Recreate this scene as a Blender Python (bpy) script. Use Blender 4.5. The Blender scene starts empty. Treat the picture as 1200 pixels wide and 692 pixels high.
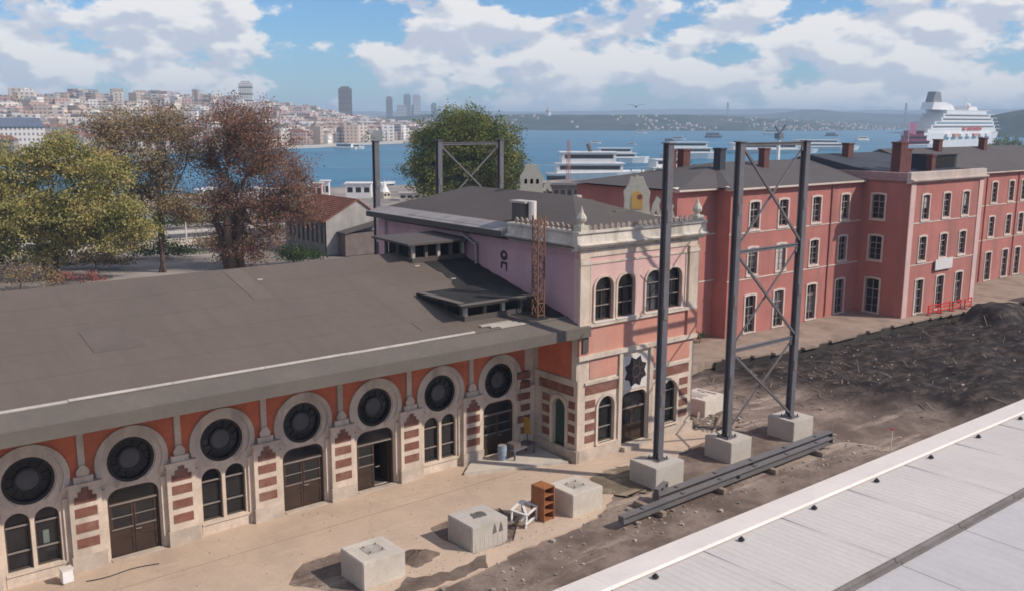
import bpy, bmesh, math, random
import numpy as np
from mathutils import Vector, Matrix
from mathutils.geometry import delaunay_2d_cdt

random.seed(7)
RNG = np.random.default_rng(7)
SC = bpy.context.scene
COL = SC.collection
PI = math.pi

# ---------------------------------------------------------------- camera
CAM = Vector((-7.961, -42.006, 19.557))
YAW, PITCH, ROLL = math.radians(39.084), math.radians(10.555), math.radians(0.285)
fw = Vector((math.sin(YAW) * math.cos(PITCH), math.cos(YAW) * math.cos(PITCH), -math.sin(PITCH)))
r0 = Vector((math.cos(YAW), -math.sin(YAW), 0))
u0 = r0.cross(fw)
rt = r0 * math.cos(ROLL) + u0 * math.sin(ROLL)
up = -r0 * math.sin(ROLL) + u0 * math.cos(ROLL)
cam_data = bpy.data.cameras.new('camera')
cam_data.sensor_width = 36
cam_data.lens = 1107.28 / 1200 * 36
cam_data.clip_start = 0.5
cam_data.clip_end = 40000
cam = bpy.data.objects.new('camera', cam_data)
COL.objects.link(cam)
cam.matrix_world = Matrix(((rt.x, up.x, -fw.x, CAM.x), (rt.y, up.y, -fw.y, CAM.y), (rt.z, up.z, -fw.z, CAM.z), (0, 0, 0, 1)))
SC.camera = cam

# ---------------------------------------------------------------- sun, sky, exposure
TO_SUN = Vector((0.8, -1.0, 1.08)).normalized()
sun_data = bpy.data.lights.new('sun', 'SUN')
sun_data.energy = 4.3
sun_data.angle = math.radians(0.9)
sun_data.color = (1.0, 0.91, 0.80)
sun = bpy.data.objects.new('sun', sun_data)
COL.objects.link(sun)
sun.rotation_euler = TO_SUN.to_track_quat('Z', 'Y').to_euler()
sun.location = (60, -80, 120)

world = bpy.data.worlds.new('World')
SC.world = world
world.use_nodes = True
wn, wl = world.node_tree.nodes, world.node_tree.links
wn.clear()
def W(t, **kw):
    n = wn.new(t)
    for k, v in kw.items():
        setattr(n, k, v)
    return n
w_out = W('ShaderNodeOutputWorld')
w_bg = W('ShaderNodeBackground')
w_bg.inputs['Strength'].default_value = 0.095
sky = W('ShaderNodeTexSky', sky_type='NISHITA')
sky.sun_disc = False
sky.sun_elevation = math.asin(TO_SUN.z)
sky.sun_rotation = math.atan2(TO_SUN.x, TO_SUN.y)
sky.air_density = 1.1
sky.dust_density = 0.2
sky.ozone_density = 3.0
tc = W('ShaderNodeTexCoord')
def wmath(op, a, b=None, clamp=False):
    n = W('ShaderNodeMath', operation=op, use_clamp=clamp)
    for i, v in enumerate((a, b)):
        if v is None:
            continue
        if isinstance(v, (int, float)):
            n.inputs[i].default_value = v
        else:
            wl.new(v, n.inputs[i])
    return n.outputs[0]
def wnoise(off, scale, detail, rough):
    mp = W('ShaderNodeMapping')
    mp.inputs['Location'].default_value = off
    mp.inputs['Scale'].default_value = scale
    wl.new(tc.outputs['Generated'], mp.inputs['Vector'])
    nz = W('ShaderNodeTexNoise')
    nz.inputs['Scale'].default_value = 1.0
    nz.inputs['Detail'].default_value = detail
    nz.inputs['Roughness'].default_value = rough
    wl.new(mp.outputs[0], nz.inputs['Vector'])
    return nz.outputs['Fac']
CS = (16.0, 16.0, 31.0)
CO = (3.1, 1.7, 0.4)
n_main = wnoise(CO, CS, 8, 0.58)
n_low = wnoise(CO, CS, 3, 0.5)
# the same field sampled a little towards the sun and upwards: where it is thinner there, the cloud is lit
n_lit = wnoise((CO[0] + 0.12, CO[1] - 0.15, CO[2] + 0.42), CS, 3, 0.5)
n_big = wnoise((7.7, 2.2, 0.9), (4.0, 4.0, 8.0), 2, 0.5)
def wdot(d, rad, amp):
    """a clear or cloudy stretch of sky round one direction, fading out over rad"""
    s = W('ShaderNodeVectorMath', operation='SUBTRACT')
    wl.new(tc.outputs['Generated'], s.inputs[0])
    s.inputs[1].default_value = d
    m = W('ShaderNodeVectorMath', operation='MULTIPLY')
    wl.new(s.outputs[0], m.inputs[0])
    m.inputs[1].default_value = (1 / rad[0], 1 / rad[0], 1 / rad[1])
    l = W('ShaderNodeVectorMath', operation='LENGTH')
    wl.new(m.outputs[0], l.inputs[0])
    f = wmath('SUBTRACT', 1.0, l.outputs['Value'], clamp=True)
    return wmath('MULTIPLY', f, amp)
field = wmath('ADD', wmath('MULTIPLY', n_main, 0.72), wmath('MULTIPLY', n_big, 0.28))
for spot in (
        ((0.4733, 0.8757, 0.0952), (0.10, 0.045), -0.22), ((0.4550, 0.8894, 0.0452), (0.10, 0.03), -0.10), ((0.3661, 0.9275, 0.0759), (0.12, 0.05), 0.14),
        ((0.2375, 0.9679, 0.0827), (0.16, 0.05), 0.12), ((0.2845, 0.9579, 0.0394), (0.22, 0.03), 0.10), ((0.5580, 0.8271, 0.0678), (0.10, 0.05), 0.16), ((0.6611, 0.7468, 0.0729), (0.14, 0.05), 0.11),
        ((0.6516, 0.7499, 0.1144), (0.07, 0.018), -0.16), ((0.7898, 0.6097, 0.0661), (0.06, 0.015), -0.10), ((0.7620, 0.6420, 0.0847), (0.24, 0.05), 0.08),
        ((0.8468, 0.5242, 0.0901), (0.24, 0.06), 0.09), ((0.8070, 0.5896, 0.0345), (0.35, 0.03), 0.08), ((0.8957, 0.4434, 0.0333), (0.2, 0.03), 0.06)):
    field = wmath('ADD', field, wdot(*spot))
cov = W('ShaderNodeMapRange', interpolation_type='SMOOTHSTEP')
cov.inputs['From Min'].default_value = 0.468
cov.inputs['From Max'].default_value = 0.545
wl.new(field, cov.inputs['Value'])
lit = W('ShaderNodeMapRange', interpolation_type='SMOOTHSTEP')
lit.inputs['From Min'].default_value = -0.09
lit.inputs['From Max'].default_value = 0.07
wl.new(wmath('SUBTRACT', wmath('ADD', wmath('MULTIPLY', n_low, 0.7), wmath('MULTIPLY', n_main, 0.3)), n_lit), lit.inputs['Value'])
c_col = W('ShaderNodeMix', data_type='RGBA')
c_col.inputs['A'].default_value = (6.4, 6.7, 7.7, 1)
c_col.inputs['B'].default_value = (10.4, 10.0, 9.7, 1)
wl.new(lit.outputs[0], c_col.inputs['Factor'])
w_mix = W('ShaderNodeMix', data_type='RGBA')
wl.new(wmath('MULTIPLY', cov.outputs[0], 0.93), w_mix.inputs['Factor'])
tint = W('ShaderNodeVectorMath', operation='MULTIPLY')
tint.inputs[1].default_value = (0.62, 0.95, 1.36)
wl.new(sky.outputs[0], tint.inputs[0])
wl.new(tint.outputs[0], w_mix.inputs['A'])
wl.new(c_col.outputs['Result'], w_mix.inputs['B'])
wl.new(w_mix.outputs['Result'], w_bg.inputs['Color'])
wl.new(w_bg.outputs[0], w_out.inputs['Surface'])

SC.view_settings.view_transform = 'Standard'
SC.view_settings.look = 'None'
SC.view_settings.gamma = 1
SC.view_settings.use_curve_mapping = False
SC.view_settings.exposure = 0.0
SC.cycles.max_bounces = 4
SC.cycles.diffuse_bounces = 3
SC.cycles.glossy_bounces = 2
SC.cycles.volume_bounces = 0
SC.cycles.filter_width = 1.7
world.cycles.sampling_method = 'MANUAL'
world.cycles.sample_map_resolution = 256

# ---------------------------------------------------------------- helpers: objects
def tag(o, label=None, cat=None, group=None, kind=None):
    if label: o['label'] = label
    if cat: o['category'] = cat
    if group: o['group'] = group
    if kind: o['kind'] = kind
    return o

def thing(name, label, cat, loc=(0, 0, 0), rz=0.0, group=None):
    o = bpy.data.objects.new(name, None)
    o.empty_display_size = 0.3
    COL.objects.link(o)
    o.location = loc
    o.rotation_euler = (0, 0, rz)
    return tag(o, label, cat, group)

def link(name, me, parent=None):
    o = bpy.data.objects.new(name, me)
    COL.objects.link(o)
    if parent is not None:
        o.parent = parent
    return o

def dup(root, loc=None, rz=None, label=None, parent=None, scale=None):
    """copy of a thing, its parts and their sub-parts (mesh data shared)"""
    c = root.copy()
    COL.objects.link(c)
    c.parent = parent
    if loc is not None: c.location = loc
    if rz is not None: c.rotation_euler = (0, 0, rz)
    if scale is not None: c.scale = scale
    if label: c['label'] = label
    for ch in root.children:
        dup(ch, parent=c)
    return c

class MB:
    """collects shapes, then links them as one mesh object"""
    def __init__(self):
        self.v, self.f = [], []
    def add(self, vs, fs):
        b = len(self.v)
        self.v += [tuple(p) for p in vs]
        self.f += [tuple(i + b for i in q) for q in fs]
        return self
    def box(self, x0, x1, y0, y1, z0, z1):
        return self.add([(x0, y0, z0), (x1, y0, z0), (x1, y1, z0), (x0, y1, z0), (x0, y0, z1), (x1, y0, z1), (x1, y1, z1), (x0, y1, z1)],
                        [(0, 3, 2, 1), (4, 5, 6, 7), (0, 1, 5, 4), (1, 2, 6, 5), (2, 3, 7, 6), (3, 0, 4, 7)])
    def bar(self, a, b, w, h=None, upv=(0, 0, 1)):
        a, b = Vector(a), Vector(b)
        d = (b - a).normalized()
        s = d.cross(Vector(upv))
        if s.length < 1e-4: s = d.cross(Vector((1, 0, 0)))
        s.normalize(); t = s.cross(d)
        h = w if h is None else h
        s, t = s * w / 2, t * h / 2
        return self.add([a - s - t, a + s - t, a + s + t, a - s + t, b - s - t, b + s - t, b + s + t, b - s + t],
                        [(0, 1, 2, 3), (7, 6, 5, 4), (0, 4, 5, 1), (1, 5, 6, 2), (2, 6, 7, 3), (3, 7, 4, 0)])
    def tube(self, a, b, ra, rb=None, n=8, caps=True):
        a, b = Vector(a), Vector(b)
        rb = ra if rb is None else rb
        d = (b - a)
        if d.length < 1e-6: return self
        d.normalize()
        s = d.cross(Vector((0, 0, 1)))
        if s.length < 1e-3: s = Vector((1, 0, 0))
        s.normalize(); t = s.cross(d)
        vs = [a + (s * math.cos(2 * PI * k / n) + t * math.sin(2 * PI * k / n)) * ra for k in range(n)]
        vs += [b + (s * math.cos(2 * PI * k / n) + t * math.sin(2 * PI * k / n)) * rb for k in range(n)]
        fs = [(k, (k + 1) % n, n + (k + 1) % n, n + k) for k in range(n)]
        if caps: fs += [tuple(reversed(range(n))), tuple(range(n, 2 * n))]
        return self.add(vs, fs)
    def lathe(self, cx, cy, prof, n=12):
        vs, fs = [], []
        for r, z in prof:
            vs += [(cx + r * math.cos(2 * PI * k / n), cy + r * math.sin(2 * PI * k / n), z) for k in range(n)]
        for i in range(len(prof) - 1):
            fs += [(i * n + k, i * n + (k + 1) % n, (i + 1) * n + (k + 1) % n, (i + 1) * n + k) for k in range(n)]
        fs += [tuple(reversed(range(n))), tuple(range((len(prof) - 1) * n, len(prof) * n))]
        return self.add(vs, fs)
    def prism(self, pts, y0, y1, axis='y'):
        """pts in the (x, z) plane extruded along y; axis 'x': pts are (y, z) extruded along x; 'z': (x, y) along z"""
        n = len(pts)
        m = {'y': lambda p, t: (p[0], t, p[1]), 'x': lambda p, t: (t, p[0], p[1]), 'z': lambda p, t: (p[0], p[1], t)}[axis]
        return self.add([m(p, y0) for p in pts] + [m(p, y1) for p in pts],
                        [tuple(range(n)), tuple(reversed(range(n, 2 * n)))] + [(k, k + n, (k + 1) % n + n, (k + 1) % n) for k in range(n)])
    def plate(self, loops, y0, y1, axis='y'):
        """outline plus holes (loops of 2-D points), filled and extruded from y0 to y1"""
        flat, es = [], []
        for lp in loops:
            o = len(flat)
            flat += [Vector((p[0], p[1])) for p in lp]
            es += [(o + k, o + (k + 1) % len(lp)) for k in range(len(lp))]
        cv, _, tris, ov, _, _ = delaunay_2d_cdt(flat, es, [], 1, 1e-6)
        def inside(q, lp):
            c_ = False
            for k in range(len(lp)):
                (x0, y0), (x1, y1) = lp[k - 1], lp[k]
                if (y0 > q[1]) != (y1 > q[1]) and q[0] < (x1 - x0) * (q[1] - y0) / (y1 - y0) + x0:
                    c_ = not c_
            return c_
        keep = []
        for t in tris:
            q = sum((cv[i] for i in t), Vector((0, 0))) / len(t)
            if inside(q, loops[0]) and not any(inside(q, lp) for lp in loops[1:]):
                keep.append(tuple(t))
        tris = keep
        back = {}
        for k, src in enumerate(ov):
            for i in src: back[i] = k
        pts = cv
        m = {'y': lambda p, t: (p[0], t, p[1]), 'x': lambda p, t: (t, p[0], p[1]), 'z': lambda p, t: (p[0], p[1], t)}[axis]
        n = len(pts)
        fs = tris + [tuple(i + n for i in reversed(t)) for t in tris]
        b = 0
        for lp in loops:
            k = len(lp)
            idx = [back[b + i] for i in range(k)]
            fs += [(idx[i], idx[(i + 1) % k], idx[(i + 1) % k] + n, idx[i] + n) for i in range(k)]
            b += k
        return self.add([m(p, y0) for p in pts] + [m(p, y1) for p in pts], fs)
    def mesh(self, name, mat, smooth=False, recalc=True):
        me = bpy.data.meshes.new(name)
        me.from_pydata(self.v, [], self.f)
        if recalc:
            bm = bmesh.new(); bm.from_mesh(me)
            bmesh.ops.recalc_face_normals(bm, faces=bm.faces)
            bm.to_mesh(me); bm.free()
        if smooth:
            me.polygons.foreach_set('use_smooth', [True] * len(me.polygons))
        me.materials.append(mat)
        me.update()
        return me
    def build(self, name, mat, parent=None, smooth=False, recalc=True):
        return link(name, self.mesh(name, mat, smooth, recalc), parent)

def rect(x0, x1, z0, z1):
    return [(x0, z0), (x1, z0), (x1, z1), (x0, z1)]
def arch(cx, w, z0, zs, n=10):
    """round-headed opening: straight to zs, then a half circle"""
    r = w / 2
    return [(cx - r, z0), (cx + r, z0)] + [(cx + r * math.cos(PI * k / n), zs + r * math.sin(PI * k / n)) for k in range(n + 1)]
def rarch(cx, w, z0, z1, r, n=5):
    """opening with rounded upper corners"""
    h = w / 2
    p = [(cx - h, z0), (cx + h, z0)]
    p += [(cx + h - r + r * math.cos(PI / 2 * k / n), z1 - r + r * math.sin(PI / 2 * k / n)) for k in range(n + 1)]
    p += [(cx - h + r + r * math.cos(PI / 2 + PI / 2 * k / n), z1 - r + r * math.sin(PI / 2 + PI / 2 * k / n)) for k in range(n + 1)]
    return p
def seg(cx, w, z0, z1, rise=0.08, n=6):
    """opening with a shallow segmental head"""
    h = w / 2
    return [(cx - h, z0), (cx + h, z0)] + [(cx + h - w * k / n, z1 - rise + rise * math.sin(PI * k / n)) for k in range(n + 1)]
def grow(pts, d):
    """outline offset outwards by d (counter-clockwise)"""
    n = len(pts); out = []
    for k in range(n):
        a, b, c = Vector(pts[k - 1]), Vector(pts[k]), Vector(pts[(k + 1) % n])
        e1, e2 = (b - a), (c - b)
        if e1.length < 1e-6 or e2.length < 1e-6:
            e1 = e2 = (c - a)
        n1 = Vector((e1.y, -e1.x)).normalized(); n2 = Vector((e2.y, -e2.x)).normalized()
        m = (n1 + n2)
        m = m.normalized() if m.length > 1e-6 else n1
        s = d / max(0.35, m.dot(n1))
        out.append((b.x + m.x * s, b.y + m.y * s))
    return out
def circ(cx, cz, r, n=28):
    return [(cx + r * math.cos(2 * PI * k / n), cz + r * math.sin(2 * PI * k / n)) for k in range(n)]
def arc_band(cx, cz, r0, r1, a0, a1, n=26):
    t = [math.radians(a0 + (a1 - a0) * k / n) for k in range(n + 1)]
    return [(cx + r1 * math.cos(a), cz + r1 * math.sin(a)) for a in t] + [(cx + r0 * math.cos(a), cz + r0 * math.sin(a)) for a in reversed(t)]

# ---------------------------------------------------------------- helpers: materials
MATS = {}
def mat(name, col, rough=0.8, var=0.18, scale=1.2, fine=14.0, bump=0.15, stain=None, stain_amt=0.5, stain_scale=0.5, streak=False,
        metal=0.0, spec=0.35, island=0.0, bump_dist=0.02):
    """procedural surface in world coordinates: broad and fine colour variation, optional stains, fine relief"""
    m = bpy.data.materials.new(name)
    m.use_nodes = True
    N, L = m.node_tree.nodes, m.node_tree.links
    bs = N['Principled BSDF']
    bs.inputs['Roughness'].default_value = rough
    bs.inputs['Metallic'].default_value = metal
    bs.inputs['Specular IOR Level'].default_value = spec
    geo = N.new('ShaderNodeNewGeometry')
    def noise(sc, det=5, vec=None, ro=0.6):
        n = N.new('ShaderNodeTexNoise')
        n.inputs['Scale'].default_value = sc
        n.inputs['Detail'].default_value = det
        n.inputs['Roughness'].default_value = ro
        L.new(vec or geo.outputs['Position'], n.inputs['Vector'])
        return n.outputs['Fac']
    def mr(src, a, b, c, d):
        n = N.new('ShaderNodeMapRange')
        for k, v in zip(('From Min', 'From Max', 'To Min', 'To Max'), (a, b, c, d)):
            n.inputs[k].default_value = v
        L.new(src, n.inputs['Value'])
        return n.outputs[0]
    def mul(a, b):
        n = N.new('ShaderNodeMath'); n.operation = 'MULTIPLY'
        L.new(a, n.inputs[0]); L.new(b, n.inputs[1])
        return n.outputs[0]
    f = mul(mr(noise(scale), 0.3, 0.7, 1 - var, 1 + var), mr(noise(fine, 3), 0.3, 0.7, 1 - var * 0.6, 1 + var * 0.6))
    if island:
        f = mul(f, mr(geo.outputs['Random Per Island'], 0, 1, 1 - island, 1 + island))
    vm = N.new('ShaderNodeVectorMath'); vm.operation = 'SCALE'
    vm.inputs[0].default_value = col
    L.new(f, vm.inputs['Scale'])
    out = vm.outputs[0]
    if stain is not None:
        vec = None
        if streak:
            mp = N.new('ShaderNodeMapping')
            mp.inputs['Scale'].default_value = (2.2, 0.16, 1) if streak == 'y' else (1, 1, 0.16)
            L.new(geo.outputs['Position'], mp.inputs['Vector'])
            vec = mp.outputs[0]
        k = mr(noise(stain_scale, 8, vec, 0.65), 0.48, 0.66, 0, stain_amt)
        mx = N.new('ShaderNodeMix'); mx.data_type = 'RGBA'
        L.new(k, mx.inputs['Factor']); L.new(out, mx.inputs['A'])
        mx.inputs['B'].default_value = (*stain, 1)
        out = mx.outputs['Result']
    L.new(out, bs.inputs['Base Color'])
    if bump:
        bp = N.new('ShaderNodeBump')
        bp.inputs['Strength'].default_value = bump
        bp.inputs['Distance'].default_value = bump_dist
        L.new(noise(fine * 1.7, 6), bp.inputs['Height'])
        L.new(bp.outputs[0], bs.inputs['Normal'])
    MATS[name] = m
    return m

def leaf_mat(name, cols, trans=0.25):
    m = bpy.data.materials.new(name)
    m.use_nodes = True
    N, L = m.node_tree.nodes, m.node_tree.links
    bs = N['Principled BSDF']
    bs.inputs['Roughness'].default_value = 0.7
    bs.inputs['Specular IOR Level'].default_value = 0.2
    geo = N.new('ShaderNodeNewGeometry')
    nz = N.new('ShaderNodeTexNoise')
    nz.inputs['Scale'].default_value = 0.42
    nz.inputs['Detail'].default_value = 5
    L.new(geo.outputs['Position'], nz.inputs['Vector'])
    ad = N.new('ShaderNodeMath'); ad.operation = 'MULTIPLY_ADD'
    L.new(geo.outputs['Random Per Island'], ad.inputs[0])
    ad.inputs[1].default_value = 0.30
    mr = N.new('ShaderNodeMapRange')
    for k, v in zip(('From Min', 'From Max', 'To Min', 'To Max'), (0.32, 0.68, -0.08, 0.78)):
        mr.inputs[k].default_value = v
    L.new(nz.outputs['Fac'], mr.inputs['Value'])
    L.new(mr.outputs[0], ad.inputs[2])
    rp = N.new('ShaderNodeValToRGB')
    L.new(ad.outputs[0], rp.inputs['Fac'])
    el = rp.color_ramp.elements
    while len(el) < len(cols): el.new(0.5)
    for k, c in enumerate(cols):
        el[k].position = k / (len(cols) - 1)
        el[k].color = (*c, 1)
    L.new(rp.outputs[0], bs.inputs['Base Color'])
    tr = N.new('ShaderNodeBsdfTranslucent')
    L.new(rp.outputs[0], tr.inputs['Color'])
    mx = N.new('ShaderNodeMixShader')
    mx.inputs[0].default_value = trans
    L.new(bs.outputs[0], mx.inputs[1]); L.new(tr.outputs[0], mx.inputs[2])
    L.new(mx.outputs[0], N['Material Output'].inputs['Surface'])
    MATS[name] = m
    return m

def glass_mat(name, col, rough=0.12):
    m = mat(name, col, rough=rough, var=0.25, scale=0.8, fine=3.0, bump=0.05, spec=0.5)
    return m

STONE = mat('stone', (0.60, 0.49, 0.395), 0.85, 0.16, 0.9, 9, 0.25, stain=(0.30, 0.245, 0.20), stain_amt=0.55, stain_scale=0.8, streak=True)
STONE2 = mat('stone_trim', (0.56, 0.47, 0.385), 0.85, 0.16, 0.7, 11, 0.3, stain=(0.24, 0.20, 0.17), stain_amt=0.65, stain_scale=0.9, streak=True)
PLINTH = mat('plinth_stone', (0.48, 0.40, 0.33), 0.9, 0.18, 1.1, 8, 0.35, stain=(0.26, 0.21, 0.17), stain_amt=0.5)
REDW = mat('red_plaster', (0.56, 0.15, 0.075), 0.85, 0.16, 0.7, 7, 0.2, stain=(0.38, 0.15, 0.10), stain_amt=0.5, stain_scale=0.7, streak=True)
BRICK = mat('brick_block', (0.19, 0.078, 0.056), 0.9, 0.22, 1.3, 16, 0.4, stain=(0.30, 0.18, 0.14), stain_amt=0.6, stain_scale=1.6)
PINK = mat('pink_plaster', (0.62, 0.40, 0.365), 0.88, 0.10, 0.5, 9, 0.2, stain=(0.46, 0.25, 0.22), stain_amt=0.5, stain_scale=0.5, streak=True)
SHADED_PINK = mat('shaded_pink_plaster', (0.50, 0.31, 0.33), 0.88, 0.10, 0.45, 9, 0.2, stain=(0.36, 0.22, 0.25), stain_amt=0.5, stain_scale=0.4, streak=True)  # pink plaster with purple shade mixed into its colour
SALMON = mat('salmon_plaster', (0.52, 0.24, 0.18), 0.88, 0.13, 0.5, 9, 0.2, stain=(0.50, 0.30, 0.24), stain_amt=0.6, stain_scale=0.7, streak=True)
CRIMSON = mat('crimson_wall', (0.40, 0.152, 0.128), 0.9, 0.13, 0.35, 10, 0.15, stain=(0.27, 0.125, 0.105), stain_amt=0.7, stain_scale=0.6, streak=True)
TRIMW = mat('window_trim', (0.58, 0.485, 0.42), 0.75, 0.10, 1.0, 12, 0.15, stain=(0.36, 0.29, 0.25), stain_amt=0.4, stain_scale=0.9, streak=True)
FRAMEW = mat('white_frame', (0.60, 0.56, 0.53), 0.6, 0.12, 2.0, 16, 0.1)
ROOF = mat('felt_roof', (0.126, 0.100, 0.084), 0.95, 0.08, 0.22, 2.2, 0.3, stain=(0.104, 0.083, 0.071), stain_amt=0.5, stain_scale=0.55, streak='y')
ROOF_E = mat('felt_eave', (0.132, 0.112, 0.095), 0.9, 0.10, 0.3, 3, 0.25, stain=(0.10, 0.086, 0.075), stain_amt=0.45, stain_scale=0.4)
ROOF_D = mat('dark_roof', (0.088, 0.074, 0.068), 0.9, 0.10, 0.3, 3, 0.25, stain=(0.085, 0.075, 0.072), stain_amt=0.5, stain_scale=0.25)
ROOF_S = mat('slate_roof', (0.085, 0.074, 0.072), 0.9, 0.10, 0.3, 4, 0.25, stain=(0.09, 0.082, 0.084), stain_amt=0.5, stain_scale=0.2)
ROOF_N = mat('navy_roof', (0.04, 0.042, 0.055), 0.7, 0.15, 0.4, 4, 0.2)
FLASH = mat('flashing', (0.42, 0.375, 0.33), 0.6, 0.12, 0.9, 6, 0.1, stain=(0.30, 0.27, 0.24), stain_amt=0.5, stain_scale=1.2)
TILE = mat('red_tiles', (0.25, 0.09, 0.055), 0.9, 0.25, 0.6, 5, 0.4, stain=(0.14, 0.075, 0.05), stain_amt=0.6, stain_scale=0.7)
WOOD = mat('brown_wood', (0.05, 0.029, 0.02), 0.6, 0.25, 1.5, 14, 0.2, streak=True, stain=(0.05, 0.03, 0.022), stain_amt=0.5)
WOOD2 = mat('cabinet_wood', (0.30, 0.115, 0.045), 0.65, 0.2, 2.0, 14, 0.15)
WOODL = mat('weathered_wood', (0.25, 0.19, 0.145), 0.85, 0.25, 2.0, 14, 0.2, island=0.35)
GLASS = glass_mat('dark_glass', (0.018, 0.018, 0.02))
GLASS2 = glass_mat('sky_reflection_glass', (0.075, 0.075, 0.08), 0.3)
DARK = mat('dark_void', (0.012, 0.011, 0.011), 0.9, 0.1)
IRON = mat('rose_iron', (0.022, 0.020, 0.022), 0.45, 0.2, 2, 10, 0.1)
BARL = mat('pale_bar', (0.22, 0.19, 0.17), 0.7, 0.15, 2, 10, 0.1)
STEEL = mat('grey_steel', (0.125, 0.12, 0.13), 0.5, 0.15, 0.8, 7, 0.1, stain=(0.12, 0.075, 0.05), stain_amt=0.35, stain_scale=0.7, spec=0.4)
STEEL2 = mat('stacked_steel', (0.15, 0.14, 0.14), 0.55, 0.2, 0.7, 7, 0.1, stain=(0.13, 0.085, 0.06), stain_amt=0.45, stain_scale=0.7)
RUST = mat('rusty_steel', (0.20, 0.095, 0.06), 0.85, 0.25, 1.2, 9, 0.25, stain=(0.11, 0.06, 0.045), stain_amt=0.6)
CONC = mat('concrete', (0.47, 0.425, 0.375), 0.9, 0.10, 0.6, 7, 0.3, stain=(0.30, 0.27, 0.235), stain_amt=0.5, stain_scale=0.6)
CONC_P = mat('pale_concrete', (0.55, 0.49, 0.42), 0.9, 0.10, 0.7, 7, 0.3, stain=(0.34, 0.29, 0.24), stain_amt=0.45, stain_scale=0.5)
PIPE = mat('drain_pipe', (0.12, 0.10, 0.10), 0.5, 0.2, 1.5, 9, 0.1)
PIPE_W = mat('zinc_pipe', (0.30, 0.28, 0.28), 0.5, 0.2, 1.5, 9, 0.1)
METAL_W = mat('white_sheet', (0.53, 0.485, 0.455), 0.8, 0.06, 0.25, 5, 0.06, stain=(0.45, 0.405, 0.37), stain_amt=0.4, stain_scale=0.5, streak='y')
METAL_W2 = mat('pale_sheet', (0.45, 0.43, 0.43), 0.8, 0.06, 0.25, 5, 0.06, stain=(0.38, 0.365, 0.36), stain_amt=0.4, stain_scale=0.4, streak='y')
FLASHW = mat('white_flashing', (0.68, 0.61, 0.555), 0.55, 0.05, 0.3, 6, 0.08, stain=(0.55, 0.50, 0.46), stain_amt=0.4, stain_scale=0.4)
GUTTER = mat('gutter_metal', (0.17, 0.15, 0.14), 0.6, 0.2, 0.7, 6, 0.15, stain=(0.11, 0.085, 0.07), stain_amt=0.6)
BLACK = mat('black_rubber', (0.02, 0.02, 0.02), 0.6, 0.1)
WHITE = mat('white_paint', (0.72, 0.70, 0.68), 0.5, 0.08, 0.6, 6, 0.05)
REDP = mat('red_plastic', (0.55, 0.04, 0.04), 0.5, 0.15, 1.0, 8, 0.05)
BARK = mat('bark', (0.10, 0.065, 0.05), 0.95, 0.3, 1.0, 9, 0.5, stain=(0.06, 0.04, 0.032), stain_amt=0.6)
BARK2 = mat('warm_bark', (0.13, 0.08, 0.055), 0.95, 0.3, 0.8, 8, 0.5, stain=(0.11, 0.065, 0.048), stain_amt=0.6)
GREEN_D = mat('green_door', (0.03, 0.065, 0.05), 0.6, 0.2, 1.5, 9, 0.1)
ORN = mat('ornament_stone', (0.50, 0.46, 0.38), 0.85, 0.15, 1.2, 10, 0.2, stain=(0.30, 0.31, 0.24), stain_amt=0.5, stain_scale=1.2)
OCHRE = mat('ochre_plaster', (0.55, 0.32, 0.10), 0.85, 0.15, 1.5, 9, 0.2)
# ================================================================ THE SETTING
def vnoise(x, y, seed=0):
    """smooth value noise on arrays"""
    x = np.asarray(x, float); y = np.asarray(y, float)
    xi, yi = np.floor(x).astype(int), np.floor(y).astype(int)
    xf, yf = x - xi, y - yi
    def h(a, b):
        n = (a * 374761393 + b * 668265263 + seed * 1442695041) & 0x7fffffff
        n = ((n ^ (n >> 13)) * 1274126177) & 0x7fffffff
        return ((n ^ (n >> 16)) & 0xffff) / 65535.0
    u, v = xf * xf * (3 - 2 * xf), yf * yf * (3 - 2 * yf)
    return (h(xi, yi) * (1 - u) + h(xi + 1, yi) * u) * (1 - v) + (h(xi, yi + 1) * (1 - u) + h(xi + 1, yi + 1) * u) * v
def fbm(x, y, oct=4, seed=0):
    s, a, t = 0, 1, 0
    for k in range(oct):
        s = s + a * vnoise(np.asarray(x) * 2 ** k, np.asarray(y) * 2 ** k, seed + k); t += a; a *= 0.5
    return s / t
def sstep(a, b, x):
    t = np.clip((np.asarray(x, float) - a) / (b - a), 0, 1)
    return t * t * (3 - 2 * t)
def grid(name, xs, ys, zf, m, smooth=True, parent=None):
    X, Y = np.meshgrid(xs, ys)
    Z = zf(X, Y)
    v = np.stack([X, Y, Z], -1).reshape(-1, 3)
    nx, ny = len(xs), len(ys)
    i = np.arange(nx * ny).reshape(ny, nx)
    f = np.stack([i[:-1, :-1], i[:-1, 1:], i[1:, 1:], i[1:, :-1]], -1).reshape(-1, 4)
    me = bpy.data.meshes.new(name)
    me.from_pydata(v.tolist(), [], f.tolist())
    me.polygons.foreach_set('use_smooth', [smooth] * len(me.polygons))
    me.materials.append(m)
    return link(name, me, parent)

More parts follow.
